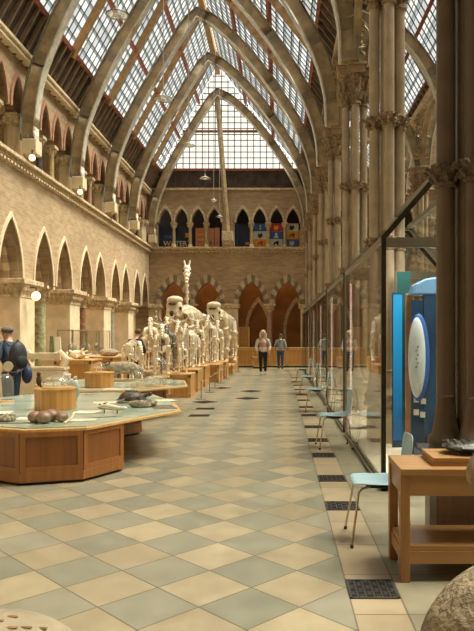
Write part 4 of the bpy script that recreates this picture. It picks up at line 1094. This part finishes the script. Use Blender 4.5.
# ------------------------------------------------------------------ skeletons
def quad(label, x, y, z0, H, Ln, rz, mat='bone', head='plain', grp='mounted animal skeletons', nh=None, thick=1.0, W=None, name='mounted_skeleton', stand=True):
    b = H*.028*thick
    t = thing(name, label, 'skeleton', (x, y, z0+b*1.1), rz, grp); W = W or H*.17
    hy = -Ln/2; nh = nh or H*1.15
    mb = MB(); sp = []
    for k in range(9):
        u = k/8; sp.append((0, -Ln*.38+Ln*.76*u, H*(.90+.07*math.sin(u*PI))))
    mb.tube(sp, b*1.3, 6)
    for k in range(26):
        u = k/25; yy = -Ln*.38+Ln*.76*u; zz = H*(.90+.07*math.sin(u*PI)); mb.ell((0, yy, zz), (b*1.9, b*1.1, b*1.7), 6, 5); mb.tube([(0, yy, zz), (0, yy+b, zz+H*(.11-.07*u))], [b*.7, b*.35], 4)
    mb.build('spine', mat, t, True)
    npt = Vector((0, hy-.02*H, nh)); p0 = Vector(sp[0])
    npts = [p0, p0.lerp(npt, .35)+Vector((0, 0, -H*.03)), p0.lerp(npt, .7), npt]
    mb = MB().tube(npts, [b*1.5, b*1.4, b*1.3, b*1.2], 6)
    for k in range(7): mb.ell(p0.lerp(npt, k/6.5), (b*2.2, b*1.4, b*1.6), 6, 5)
    mb.build('neck', mat, t, True)
    mb = MB()
    for k in range(11):
        u = k/10; yy = -Ln*.30+Ln*.46*u; w = W*(.75+.35*math.sin(u*PI*.9)); zt = H*(.91+.06*math.sin((u*.6+.1)*PI)); zb = H*(.52+.12*u)
        for e in (-1, 1): mb.tube([(0, yy, zt), (e*w*.75, yy+.01*H, zt-H*.05), (e*w, yy+.03*H, (zt+zb)/2+.03*H), (e*w*.7, yy+.02*H, zb+.04*H), (e*.02*H, yy-.02*H, zb)], [b*.6, b*.65, b*.6, b*.55, b*.4], 5)
    mb.tube([(0, -Ln*.32, H*.5), (0, Ln*.0, H*.54)], b*.9, 5)
    mb.build('rib_cage', mat, t, True)
    for e in (-1, 1):
        lm = MB(); fy = -Ln*.28
        lm.ell((e*W*.85, fy, H*.80), (b*1.0, H*.05, H*.13), 8, 6)
        lm.tube([(e*W*.9, fy-.05*H, H*.68), (e*W*.95, fy+.04*H, H*.50)], [b*1.6, b*1.3], 6); lm.ell((e*W*.95, fy+.04*H, H*.49), (b*2,)*3, 6, 5)
        lm.tube([(e*W*.95, fy+.04*H, H*.50), (e*W*.9, fy, H*.25)], [b*1.4, b*1.1], 6); lm.ell((e*W*.9, fy, H*.25), (b*1.7,)*3, 6, 5)
        lm.tube([(e*W*.9, fy, H*.25), (e*W*.9, fy, H*.07), (e*W*.9, fy-.05*H, .015)], [b*1.0, b*.9, b*1.2], 6)
        lm.build('front_leg', mat, t, True)
        lm = MB(); fy = Ln*.36
        lm.ell((e*W*.5, fy-.02*H, H*.86), (W*.3, H*.10, H*.05), 8, 6)
        lm.tube([(e*W*.7, fy, H*.82), (e*W*.9, fy-.08*H, H*.58)], [b*1.7, b*1.5], 6); lm.ell((e*W*.9, fy-.08*H, H*.57), (b*2.1,)*3, 6, 5)
        lm.tube([(e*W*.9, fy-.08*H, H*.58), (e*W*.85, fy+.07*H, H*.30)], [b*1.4, b*1.1], 6); lm.ell((e*W*.85, fy+.07*H, H*.30), (b*1.7,)*3, 6, 5)
        lm.tube([(e*W*.85, fy+.07*H, H*.30), (e*W*.85, fy+.03*H, H*.08), (e*W*.85, fy-.03*H, .015)], [b*1.0, b*.9, b*1.2], 6)
        lm.build('hind_leg', mat, t, True)
    MB().tube([(0, Ln*.38, H*.9), (0, Ln*.48, H*.8), (0, Ln*.52, H*.5)], [b*1.2, b*.8, b*.3], 6).build('tail', mat, t, True)
    # skull
    s = H*.16
    mb = MB()
    if head == 'elephant':
        s = H*.155; c = npt
        def blk(z0_, z1_, w0, w1, d0, d1):
            q0 = [(-w0, -d0), (w0, -d0), (w0*1.05, d0*.7), (-w0*1.05, d0*.7)]; q1 = [(-w1, -d1), (w1, -d1), (w1*1.05, d1*.7), (-w1*1.05, d1*.7)]
            mb.prism([(c.x+x*s, c.y+y*s) for x, y in q0], c.z+z0_*s, c.z+z1_*s, 'XY', top=[(c.x+x*s, c.y+y*s) for x, y in q1])
        mb.ell(c+Vector((0, 0, s*.85)), (s*.92, s*.62, s*.45), 16, 10)
        for e in (-1, 1): mb.ell(c+Vector((e*s*.45, 0, s*.82)), (s*.46, s*.5, s*.4), 14, 10); mb.ell(c+Vector((e*s*.62, -.1*s, s*.15)), (s*.26, s*.5, s*.6), 10, 8)
        mb.ell(c+Vector((0, -s*.05, s*.25)), (s*.7, s*.55, s*.7), 14, 10)
        blk(-.9, .1, .5, .72, .75, .6)
        for e in (-1, 1):
            mb.tube([c+Vector((e*s*.5, -s*.3, .1*s)), c+Vector((e*s*.52, -s*.62, -s*.9))], [s*.30, s*.24], 8)
        mb.ell(c+Vector((0, -s*.3, -s*1.35)), (s*.6, s*.6, s*.24), 12, 8)
        o = mb.build('skull', mat, t, True)
        mb = MB().ell(c+Vector((0, -s*.58, s*.42)), (s*.5, s*.2, s*.15), 12, 8)
        mb.ell(c+Vector((0, -s*.74, -s*.62)), (s*.24, s*.12, s*.32), 10, 8)
        for e in (-1, 1): mb.ell(c+Vector((e*s*.84, -s*.36, -s*.05)), (s*.12, s*.2, s*.18), 10, 8)
        mb.build('hollow', 'hollow', o, True)
    else:
        c = npt; d = Vector((0, -.72, -.69)) if head != 'giraffe' else Vector((0, -.55, -.83))
        for r_, l_ in ((.42, 0), (.40, .5), (.32, 1.0), (.24, 1.5), (.2, 1.9)):
            mb.ell(c+d*s*l_, (s*r_*.95, s*.45 if l_ else s*.5, s*r_*1.0), 10, 8)
        mb.tube([c+Vector((0, 0, -s*.45)), c+d*s*.9+Vector((0, .1*s, -s*.5)), c+d*s*1.9+Vector((0, .05*s, -s*.28))], [s*.16, s*.12, s*.09], 6)
        for e in (-1, 1): mb.tube([c+Vector((e*s*.38, 0, -.1*s)), c+Vector((e*s*.42, -s*.3, -s*.3)), c+d*s*.9+Vector((e*s*.28, 0, 0))], s*.06, 5)
        o = mb.build('skull', mat, t, True)
        mb = MB()
        for e in (-1, 1): mb.ell(c+d*s*.45+Vector((e*s*.34, -.1*s, .08*s)), (s*.13, s*.17, s*.17), 8, 6)
        mb.ell(c+d*s*1.75+Vector((0, -.1*s, .1*s)), (s*.11, s*.2, s*.1), 8, 6); mb.build('hollow', 'hollow', o, True)
        if head == 'horns':
            for e in (-1, 1): MB().tube([c+Vector((e*s*.3, 0, s*.2)), c+Vector((e*s*.95, .1*s, s*.35)), c+Vector((e*s*1.5, .1*s, s*.8)), c+Vector((e*s*1.65, 0, s*1.3))], [s*.18, s*.15, s*.1, s*.03], 7).build('horn', 'bone2', o, True)
        if head == 'antlers':
            for e in (-1, 1):
                am = MB(); am.tube([c+Vector((e*s*.2, 0, s*.2)), c+Vector((e*s*.9, .2*s, s*.7)), c+Vector((e*s*1.3, .1*s, s*1.6)), c+Vector((e*s*1.0, 0, s*2.5))], [s*.11, s*.1, s*.08, s*.03], 6)
                for q, (a_, b_) in enumerate(((.9, .7), (1.2, 1.2), (1.3, 1.7))): am.tube([c+Vector((e*s*a_, .15*s, s*b_)), c+Vector((e*s*(a_+.45), -.1*s, s*(b_+.5)))], [s*.07, s*.02], 5)
                am.build('antler', 'bonedark' if mat == 'bonedark' else 'bone2', o, True)
        if head == 'giraffe':
            for e in (-1, 1): MB().tube([c+Vector((e*s*.22, .05*s, s*.3)), c+Vector((e*s*.32, .1*s, s*.95))], [s*.12, s*.1], 6).build('horn_core', mat, o, True)
    if stand:
        MB().tube([(0, -Ln*.15, 0), (0, -Ln*.15, H*.9)], H*.008, 6).build('support_rod', 'bronze', t); MB().tube([(0, Ln*.25, 0), (0, Ln*.25, H*.92)], H*.008, 6).build('support_rod', 'bronze', t)
    return t
def plinth(x, y, w, d, h, label):
    t = thing('wooden_plinth', label, 'plinth', (x, y, 0), 0, 'oak skeleton plinths')
    MB().box(-w/2, w/2, -d/2, d/2, .04, h-.03).build('body', 'oak', t)
    MB().box(-w/2-.02, w/2+.02, -d/2-.02, d/2+.02, h-.03, h).build('top_board', 'oakl', t, bevel=.004)
    MB().box(-w/2-.015, w/2+.015, -d/2-.015, d/2+.015, 0, .09).build('skirting', 'oak', t, bevel=.004)
    mb = MB()
    for (a, b) in ((-w/2, -w/2+.06), (w/2-.06, w/2)): mb.box(a, b, -d/2-.012, -d/2+.002, .09, h-.03)
    mb.box(-w/2, w/2, -d/2-.012, -d/2+.002, h-.09, h-.03)
    for (a, b) in ((-d/2, -d/2+.06), (d/2-.06, d/2)): mb.box(w/2-.002, w/2+.012, a, b, .09, h-.03)
    mb.box(w/2-.002, w/2+.012, -d/2, d/2, h-.09, h-.03)
    mb.build('panel_frame', 'oakl', t)
rowA = [(-2.55, 17.05, .52, .9, .60, .66, 'plain', 'bone', 'front small skeleton on the nearest oak plinth of the row'),
        (-2.60, 18.95, .55, 1.3, .62, 1.05, 'plain', 'bone', 'long legged skeleton on the second oak plinth'),
        (-2.62, 20.75, .60, 1.4, .64, 1.15, 'horns', 'bone', 'horned skeleton on the third oak plinth'),
        (-2.45, 22.8, .75, 1.7, .60, 1.35, 'plain', 'bone', 'tall hoofed skeleton on the fourth oak plinth'),
        (-2.40, 24.8, .75, 1.5, .60, 1.25, 'antlers', 'bone', 'antlered skeleton on the fifth oak plinth'),
        (-2.35, 29.9, .75, 1.2, .60, 1.3, 'plain', 'bone2', 'last skeleton of the row near the end counter')]
for i, (x, y, w, d, h, H, hd, mt, lab) in enumerate(rowA):
    plinth(x, y, w, d, h, f'oak plinth under the {lab.split(" on ")[0].split(" of ")[0]}')
    quad(lab, x, y, h, H, d*.9, (.15, -.1, .1, 0, .12, 0)[i], mt, hd)
rowB = [(-4.0, 17.6, .75, 1.4, .35, 1.05, 'plain', 'bone', 'low headed pale skeleton at the left front of the row'),
        (-3.35, 18.4, .6, 1.4, .45, 1.2, 'horns', 'bone', 'upswept horned skeleton left of the nearest plinth'),
        (-3.5, 20.4, .8, 1.7, .45, 1.25, 'antlers', 'bonedark', 'dark skeleton with branching antlers behind the horned ones'),
        (-4.3, 20.9, .7, 1.4, .45, 1.1, 'plain', 'bone2', 'yellowish skeleton behind the low headed one'),
        (-3.35, 22.6, .7, 1.5, .5, 1.3, 'horns', 'bone', 'horned skeleton in front of the nearer elephant skeleton'),
        (-4.55, 22.8, .7, 1.4, .5, 1.4, 'plain', 'bone', 'upright pale skeleton left of the horned one by the elephant'),
        (-4.55, 25.6, .6, 1.4, .5, 1.5, 'plain', 'bone2', 'tall yellowish skeleton left of the nearer elephant skeleton')]
for i, (x, y, w, d, h, H, hd, mt, lab) in enumerate(rowB):
    plinth(x, y, w, d, h, f'oak plinth carrying the {lab.split(" on ")[0]}')
    quad(lab, x, y, h, H, d*.9, (.5, .2, .1, .4, -.1, .2, .3, 0)[i], mt, hd, nh=H*(.95 if i in (0,) else 1.12))
plinth(-3.5, 24.95, 1.25, 2.6, .35, 'large oak plinth under the nearer elephant skeleton')
quad('nearer elephant skeleton with large square skull facing the camera', -3.5, 24.95, .352, 2.2, 2.3, -.3, 'bone2', 'elephant', nh=2.15, thick=1.3, W=.5)
plinth(-2.5, 27.9, 1.1, 2.4, .35, 'large oak plinth under the farther elephant skeleton')
quad('farther elephant skeleton standing right of the first', -2.5, 27.8, .352, 2.15, 2.1, -.2, 'bone2', 'elephant', nh=2.1, thick=1.3, W=.45)
plinth(-4.0, 28.3, .9, 1.7, .35, 'oak plinth under the giraffe skeleton')
quad('very tall giraffe skeleton rising above all the others', -4.0, 28.2, .35, 2.4, 1.5, .1, 'bone', 'giraffe', nh=4.0, thick=.6)
# rope stanchions
sp_ = [(-1.97, 16.25), (-1.97, 18.2), (-1.97, 19.7), (-1.97, 21.7), (-1.95, 23.7), (-1.93, 25.9), (-1.8, 28.0)]
for i, (x, y) in enumerate(sp_):
    t = thing('barrier_post', f'low metal barrier post, {ORD[i]} from the camera beside the skeleton plinths', 'barrier post', (x, y, 0), 0, 'barrier posts')
    MB().lathe([(.14, 0), (.14, .012), (.03, .025)], n=16).build('foot', 'steel', t, True); MB().lathe([(.014, .02), (.014, .44), (.022, .45), (.0005, .475)], n=10).build('pole', 'steel', t, True)
for i in range(len(sp_)-1):
    a, b = sp_[i], sp_[i+1]
    o = MB().tube([(a[0], a[1]+.0, .43), ((a[0]+b[0])/2, (a[1]+b[1])/2, .40), (b[0], b[1], .43)], .006, 5).build('rope', 'cable'); tag(o, f'thin grey cord strung between barrier posts, {ORD[i]} span from the camera', 'cord', 'barrier cords')

# ------------------------------------------------------------------ left side counters, stonework, glass screens
def counter(x0, x1, y0, y1, h, label):
    t = thing('display_counter', label, 'counter', (x0, y0, 0), 0, 'oak display counters')
    w, d = x1-x0, y1-y0
    MB().box(0, w, 0, d, .08, h-.04).build('body', 'oak', t); MB().box(-.03, w+.03, -.03, d+.03, h-.04, h).build('worktop', 'oakl', t, bevel=.005); MB().box(.02, w-.02, .02, d-.02, 0, .08).build('toe_kick', 'bronze', t)
    mb = MB(); n_ = max(1, int(w/.8))
    for k in range(n_+1):
        a = min(w*k/n_, w-.05); mb.box(a, a+.05, -.015, 0, .08, h-.04)
    mb.box(0, w, -.015, 0, .08, .16); mb.box(0, w, -.015, 0, h-.12, h-.04)
    for k in range(2): mb.box(w, w+.015, k*(d-.05), k*(d-.05)+.05, .08, h-.04)
    mb.build('panel_frame', 'oakl', t)
    return t
counter(-5.9, -4.95, 17.0, 18.0, .95, 'orange oak counter by the left arcade, bones on top')
counter(-5.3, -4.75, 18.4, 21.5, .98, 'orange oak counter behind, carrying a brown shell specimen')
counter(-6.0, -5.1, 23.5, 26.5, .95, 'oak counter by the left arcade beyond the black jacketed person')
counter(-6.2, -3.2, 32.2, 32.8, 1.0, 'orange oak counter against the end wall at the far left')
counter(-2.2, 1.15, 32.0, 32.6, .98, 'long orange oak counter across the end of the court')
counter(-1.3, -.65, 31.0, 31.4, .55, 'small oak box in front of the long end counter')
t = thing('bone_specimen', 'pile of pale jaw bones on the left oak counter', 'specimen', (-5.45, 17.5, .95))
mb = MB(); rr = random.Random(5)
for q in range(16): a = (rr.uniform(-.3, .3), rr.uniform(-.15, .15), rr.uniform(.03, .2)); mb.tube([a, (a[0]+rr.uniform(-.2, .2), a[1]+.05, max(.03, a[2]+rr.uniform(-.1, .12)))], [.035, .025], 6)
mb.ell((0, 0, .12), (.2, .14, .12), 12, 8, nz=.1, seed=2); mb.build('bones', 'bone2', t, True)
t = thing('shell_specimen', 'low brown giant shell on the second oak counter', 'shell', (-5.0, 19.0, .98))
MB().ell((0, 0, .1), (.28, .2, .12), 16, 10, nz=.04, seed=3).build('valve', 'fur', t, True)
# scroll benches of stone
def scroll(x, y, rz, label, s=1):
    t = thing('carved_stone_fragment', label, 'carved stone', (x, y, 0), rz, 'carved stone fragments', s)
    MB().box(-.5, .5, -.3, .3, 0, .75).build('plinth', 'stone', t, bevel=.03)
    mb = MB()
    for e in (-1, 1): mb.tube([(e*.42, 0, .8), (e*.5, 0, 1.0), (e*.36, 0, 1.16), (e*.24, 0, 1.04), (e*.33, 0, .97)], [.1, .11, .1, .08, .05], 8)
    mb.box(-.4, .4, -.15, .15, 1.02, 1.16); mb.box(-.52, .52, -.3, .3, .75, .82); mb.build('volute', 'stone', t, True)
scroll(-5.75, 15.9, .1, 'carved stone scroll fragment behind the man with the backpack')
scroll(-5.4, 22.3, .0, 'carved stone scroll fragment near the second pier', .9)
t = thing('leaning_board', 'narrow green and white board leaning on the arcade pier', 'board', (-6.3, 18.2, .95))
MB().prism([(-.16, 0), (-.02, 0), (-.05, .62), (-.14, .62)], -.02, .02, 'XZ').build('green_face', 'greenboard', t); MB().prism([(0, 0), (.2, 0), (.14, .6), (.0, .6)], -.02, .02, 'XZ').build('white_face', 'white', t)
t = thing('stone_bench', 'low stone bench wall in front of the left arcade', 'bench', (-6.35, 17.95, 0))
MB().box(-.25, .3, 0, 5.3, 0, .9).build('bench_body', 'plaster', t); MB().box(-.28, .33, -.02, 5.32, .9, .95).build('coping', 'stone', t)
for q, y in enumerate((19.0, 20.4, 21.8)):
    t = thing('glass_screen', f'low framed glass case standing along the left arcade, {ORD[q]} from the camera', 'glass case', (-6.3, y, .95), 0, 'low glass cases')
    MB().box(-.2, .25, 0, 1.3, .03, .78).build('pane', 'glassc', t)
    mb = MB()
    for x in (-.2, .25):
        for yy in (0, 1.3): mb.box(x-.012, x+.012, yy-.012, yy+.012, 0, .8)
    for z in (.0, .78):
        mb.box(-.2, .25, -.012, .012, z, z+.025); mb.box(-.2, .25, 1.29, 1.31, z, z+.025)
        for x in (-.2, .25): mb.box(x-.012, x+.012, 0, 1.3, z, z+.025)
    mb.build('frame', 'steel', t)
    o = MB().ell((-6.28, y+.65, 1.18), (.12, .22, .17), 12, 8, nz=.12, seed=q).build('case_specimen', 'rockm', None, True); tag(o, f'dark mounted specimen inside the {ORD[q]} low glass case from the camera', 'specimen')
# statue in far left corner
t = thing('statue', 'standing robed stone statue on a tall base in the far left corner', 'statue', (-6.0, 31.4, 0))
MB().box(-.28, .28, -.28, .28, 0, 1.2).build('base', 'stone', t, bevel=.03)
nd = [(0, 0, 1.75, .17, .13), (0, 0, 1.25, .2, .17), (0, 0, 2.1, .15, .11), (0, 0, 2.4, .16, .11), (0, 0, 2.55, .05, .05), (0, -.01, 2.68, .08, .09), (0, 0, 2.78, .05, .05),
      (-.2, 0, 2.42, .06, .06), (-.24, -.03, 2.15, .05, .05), (-.1, -.16, 2.1, .035, .035), (.2, 0, 2.42, .06, .06), (.26, -.02, 2.15, .05, .05), (.2, -.1, 1.9, .035, .035)]
skin('figure', nd, [(0, 1), (0, 2), (2, 3), (3, 4), (4, 5), (5, 6), (3, 7), (7, 8), (8, 9), (3, 10), (10, 11), (11, 12)], 'stone2', t)
mb = MB()
for q in range(9): a = q*2*PI/9; mb.tube([(.17*math.cos(a), .14*math.sin(a), 1.22), (.15*math.cos(a), .12*math.sin(a), 1.9)], [.03, .015], 5)
mb.build('robe_fold', 'stone2', t, True)
# shelves and yellow object under far arches
t = thing('shelf_unit', 'small open wooden shelf unit standing beside the middle end wall pier', 'shelf', (-2.1, 32.7, 0))
mb = MB(); mb.box(-.02, .03, 0, .3, 0, 2.0); mb.box(.5, .55, 0, .3, 0, 2.0); mb.box(.0, .52, .27, .3, 0, 2.0); mb.build('frame', 'oakl', t)
for z in (.98, 1.25, 1.52, 1.8, 1.97): MB().box(.02, .51, 0, .28, z, z+.03).build('shelf', 'oakl', t)
t = thing('lit_niche_figure', 'glowing yellow figure under the second end wall arch', 'lamp', (-4.0, 34.0, 0))
MB().lathe([(.22, 0), (.22, 1.0), (.26, 1.05)], n=12).build('stand', 'oakd', t)
MB().lathe([(.08, 1.05), (.16, 1.3), (.08, 1.6), (.19, 1.85), (.12, 2.1), (.001, 2.2)], n=14).build('shade', emis('amber_lamp', (1, .5, .08), .8), t, True)
# gallery exhibits -----------------------------------------------------------
YG = YF+.68
def pxz(x, y, Y): return ((x-VX)*Y/F, CH+(VY-y)*Y/F)
def board(name, label, x0, x1, y0, y1, mat, Y=YG):
    a, z1 = pxz(x0, y0, Y); b, z0 = pxz(x1, y1, Y); z0 = 6.2
    t = thing(name, label, 'display board', ((a+b)/2, Y, z0), 0, 'gallery display boards'); w = b-a
    MB().box(-w/2, w/2, 0, .04, 0, z1-z0).build('panel', mat, t)
    MB().box(-w/2, w/2, -.02, .3, -.25, 0).build('foot', 'bronze', t)
    return t, w, z1-z0
def text(body, size, mat, parent, loc, nm='lettering'):
    cu = bpy.data.curves.new(nm, 'FONT'); cu.body = body; cu.size = size; cu.extrude = .004; cu.align_x = 'LEFT'
    cu.offset = .008
    o = bpy.data.objects.new(nm, cu); COL.objects.link(o)
    dg = bpy.context.evaluated_depsgraph_get(); dg.update()
    me = bpy.data.meshes.new_from_object(o.evaluated_get(dg)); bpy.data.objects.remove(o)
    me.materials.clear(); me.materials.append(M[mat])
    r = bpy.data.objects.new(nm, me); COL.objects.link(r); r.parent = parent; r.location = loc; r.rotation_euler = (PI/2, 0, 0)
    return r
t, w, h = board('exhibition_board', 'dark navy exhibition board reading WATER in the end gallery', 157, 194, 226, 249, 'posternavy')
text('WATER', .36, 'pwhite', t, (-w/2+.34, -.012, .06)); text('OUR', .2, 'pblue', t, (-w/2+.36, -.012, .46))
MB().box(w/2-.45, w/2-.2, -.01, 0, .5, .73).build('picture', 'orange', t); MB().tube([(w/2-.3, -.01, .06), (w/2-.2, -.01, .24), (w/2-.32, -.01, .34)], .025, 6).build('squiggle', 'pwhite', t)
t, w, h = board('orange_board', 'orange display board with text lines right of the WATER board', 195.5, 206.5, 228, 249, 'orange')
for q in range(5): MB().box(-w/2+.1, w/2-.12, -.008, 0, .25+q*.13, .29+q*.13).build('text_line', 'pyel' if q % 2 else 'darkprint', t)
t, w, h = board('orange_board', 'plain salmon display board between the orange boards', 207, 214, 228, 249, 'orange2')
MB().tube([(0, -.01, .1), (.02, -.01, .3)], .05, 6).build('silhouette', 'darkprint', t)
t, w, h = board('orange_board', 'narrow salmon display board farthest right of the orange group', 214.6, 219.5, 227.5, 249, 'orange2')
MB().box(-.02, .02, -.008, 0, .3, .8).build('text_column', 'orange', t)
t, w, h = board('navy_board', 'dark navy poster board with a blue edge in the right half of the end gallery', 236.6, 250, 224, 248, 'posternavy')
MB().box(-w/2, -w/2+.05, -.01, 0, 0, h).build('edge_band', 'pblue', t); MB().box(.12, .3, -.01, 0, .12, .25).build('small_picture', 'orange', t)
def tower(x0, x1, tiles, label):
    t, w, h = board('poster_tower', label, x0, x1, 223.5, 248.5, 'pwhite')
    for q, (mt, fig, sh) in enumerate(tiles):
        z1 = h-h/3*q; z0 = h-h/3*(q+1)
        p = MB().box(-w/2, w/2, -.012, 0, z0+.005, z1-.005).build('poster', mt, t)
        zc = (z0+z1)/2; mb = MB()
        if sh == 'bar': mb.box(-.03, .03, -.022, -.012, zc-.13, zc+.13); mb.box(-.06, .06, -.022, -.012, zc+.08, zc+.13)
        elif sh == 'bust': mb.prism([(-.14, zc-.15), (.14, zc-.15), (.09, zc-.05), (-.09, zc-.05)], -.022, -.012, 'XZ'); mb.prism([(.08*math.cos(a), zc+.04+.09*math.sin(a)) for a in [i*PI/6 for i in range(12)]], -.024, -.012, 'XZ')
        elif sh == 'beast': mb.prism([(-.15, zc-.1), (-.1, zc+.05), (-.02, zc+.06), (.08, zc+.13), (.15, zc+.06), (.12, zc-.02), (.13, zc-.12), (.06, zc-.12), (.02, zc-.04), (-.06, zc-.04), (-.09, zc-.12)], -.022, -.012, 'XZ')
        else: mb.prism([(-.12, zc-.12), (.02, zc-.15), (.13, zc-.02), (.07, zc+.13), (-.02, zc+.05), (-.12, zc+.12)], -.022, -.012, 'XZ')
        mb.build('figure', fig, p)
tower(252.8, 267.8, [('pblue', 'pwhite', 'bar'), ('pwhite', 'pblack', 'blot'), ('pyel', 'pred', 'beast')], 'poster tower of blue, white and yellow squares in the end gallery')
tower(269.8, 282.6, [('pred', 'pyel', 'blot'), ('pblue', 'pwhite', 'bust'), ('pwhite', 'pblack', 'beast')], 'poster tower with red square on top in the end gallery')
tower(285.5, 298.5, [('pwhite', 'pblack', 'blot'), ('pyel', 'mark', 'beast'), ('pblue', 'pwhite', 'blot')], 'poster tower with cream and yellow squares, rightmost in the end gallery')
t, w, h = board('salmon_board', 'slim salmon board right of the poster towers', 298.9, 303, 230, 248, 'orange2')
MB().box(-.04, .04, -.01, 0, .1, .3).build('picture', 'pred', t)

# ------------------------------------------------------------------ pendant lamps
for i, (x, y, z, r) in enumerate([(-3.0, 12.0, 7.5, .23), (-3.0, 16.7, 7.65, .28), (-3.0, 21.3, 7.8, .24), (-3.0, 26.0, 7.85, .25), (-3.0, 29.4, 7.65, .21), (-2.98, 32.0, 7.4, .2)]):
    zz = 13.85; r *= .88
    t = thing('pendant_lamp', f'saucer shaped pendant lamp on a long cable, {ORD[i]} from the camera', 'pendant lamp', (x, y, z), 0, 'pendant lamps')
    MB().lathe([(r, 0), (r*1.0, .015), (r*.75, .05), (r*.35, .085), (.05, .1), (.04, .16)], n=24).build('saucer', 'saucer', t, True)
    MB().ell((0, 0, -.01), (.07, .07, .035), 12, 8).build('bulb', 'lampdisc', t, True)
    mb = MB(); [mb.tube([(r*math.cos(a), r*math.sin(a), .01), (r*math.cos(a+PI/8), r*math.sin(a+PI/8), .01)], .01, 5) for a in [q*PI/8 for q in range(16)]]
    mb.build('rim', 'bronze', t)
    MB().tube([(0, 0, .15), (0, 0, zz-z)], .012, 5).build('cable', 'cable', t)

# ------------------------------------------------------------------ light
w = bpy.data.worlds.new('World'); sc.world = w; w.use_nodes = True
bg = w.node_tree.nodes['Background']; bg.inputs[0].default_value = (.98, .98, .96, 1); bg.inputs[1].default_value = 1.35
def sun(d, e, ang, c):
    l = bpy.data.lights.new('sun', 'SUN'); l.energy = e; l.angle = math.radians(ang); l.color = c
    o = bpy.data.objects.new('sun_light', l); COL.objects.link(o)
    o.rotation_euler = Vector(d).to_track_quat('-Z', 'Y').to_euler(); o.location = (0, 10, 20); return o
sun((-.46, -.08, -.88), 23.5, 40, (1, .92, .78))
for x in (-5.4, -3.7, -1.4, .5):
    l = bpy.data.lights.new('corridor_lamp', 'POINT'); l.energy = 7; l.color = (1, .55, .22); l.shadow_soft_size = .15
    o = bpy.data.objects.new('corridor_lamp', l); o.location = (x, YF+1.4, 4.6); COL.objects.link(o)
for y in (7.3, 11.3, 15.3, 19.3, 23.3, 27.3):
    l = bpy.data.lights.new('corridor_lamp', 'POINT'); l.energy = 70; l.color = (1, .80, .55); l.shadow_soft_size = .2
    o = bpy.data.objects.new('corridor_lamp', l); o.location = (-8.4, y, 4.6); COL.objects.link(o)

for x in (-4.6, -.6):
    l = bpy.data.lights.new('gallery_fill', 'POINT'); l.energy = 6; l.color = (1, .85, .65); l.shadow_soft_size = .15  # added fill without a fixture, brightens the end gallery boards
    o = bpy.data.objects.new('gallery_fill', l); o.location = (x, YF+.62, 8.5); COL.objects.link(o)
for k in range(6):
    l = bpy.data.lights.new('case_fill', 'AREA'); l.energy = 40 if k == 0 else 20; l.color = (1, .93, .82); l.shape = 'RECTANGLE'; l.size = .7; l.size_y = 1.5  # added unseen fill light, lifts the dark case interiors
    o = bpy.data.objects.new('case_fill', l); o.location = (2.0, 7.8+4*k, 3.2); COL.objects.link(o)

# ------------------------------------------------------------------ camera
cam = bpy.data.cameras.new('camera'); co = bpy.data.objects.new('camera', cam); COL.objects.link(co)
co.location = (0, 0, CH); co.rotation_euler = (PI/2, 0, 0)
cam.sensor_fit = 'VERTICAL'; cam.sensor_height = 36; cam.lens = 36*F/631
cam.shift_x = -(VX-237)/631; cam.shift_y = (VY-315.5)/631
cam.clip_end = 200
sc.camera = co
sc.cycles.transparent_max_bounces = 32
sc.view_settings.view_transform = 'Standard'; sc.view_settings.look = 'None'; sc.view_settings.gamma = 1
sc.view_settings.use_curve_mapping = False; sc.view_settings.exposure = 0.16
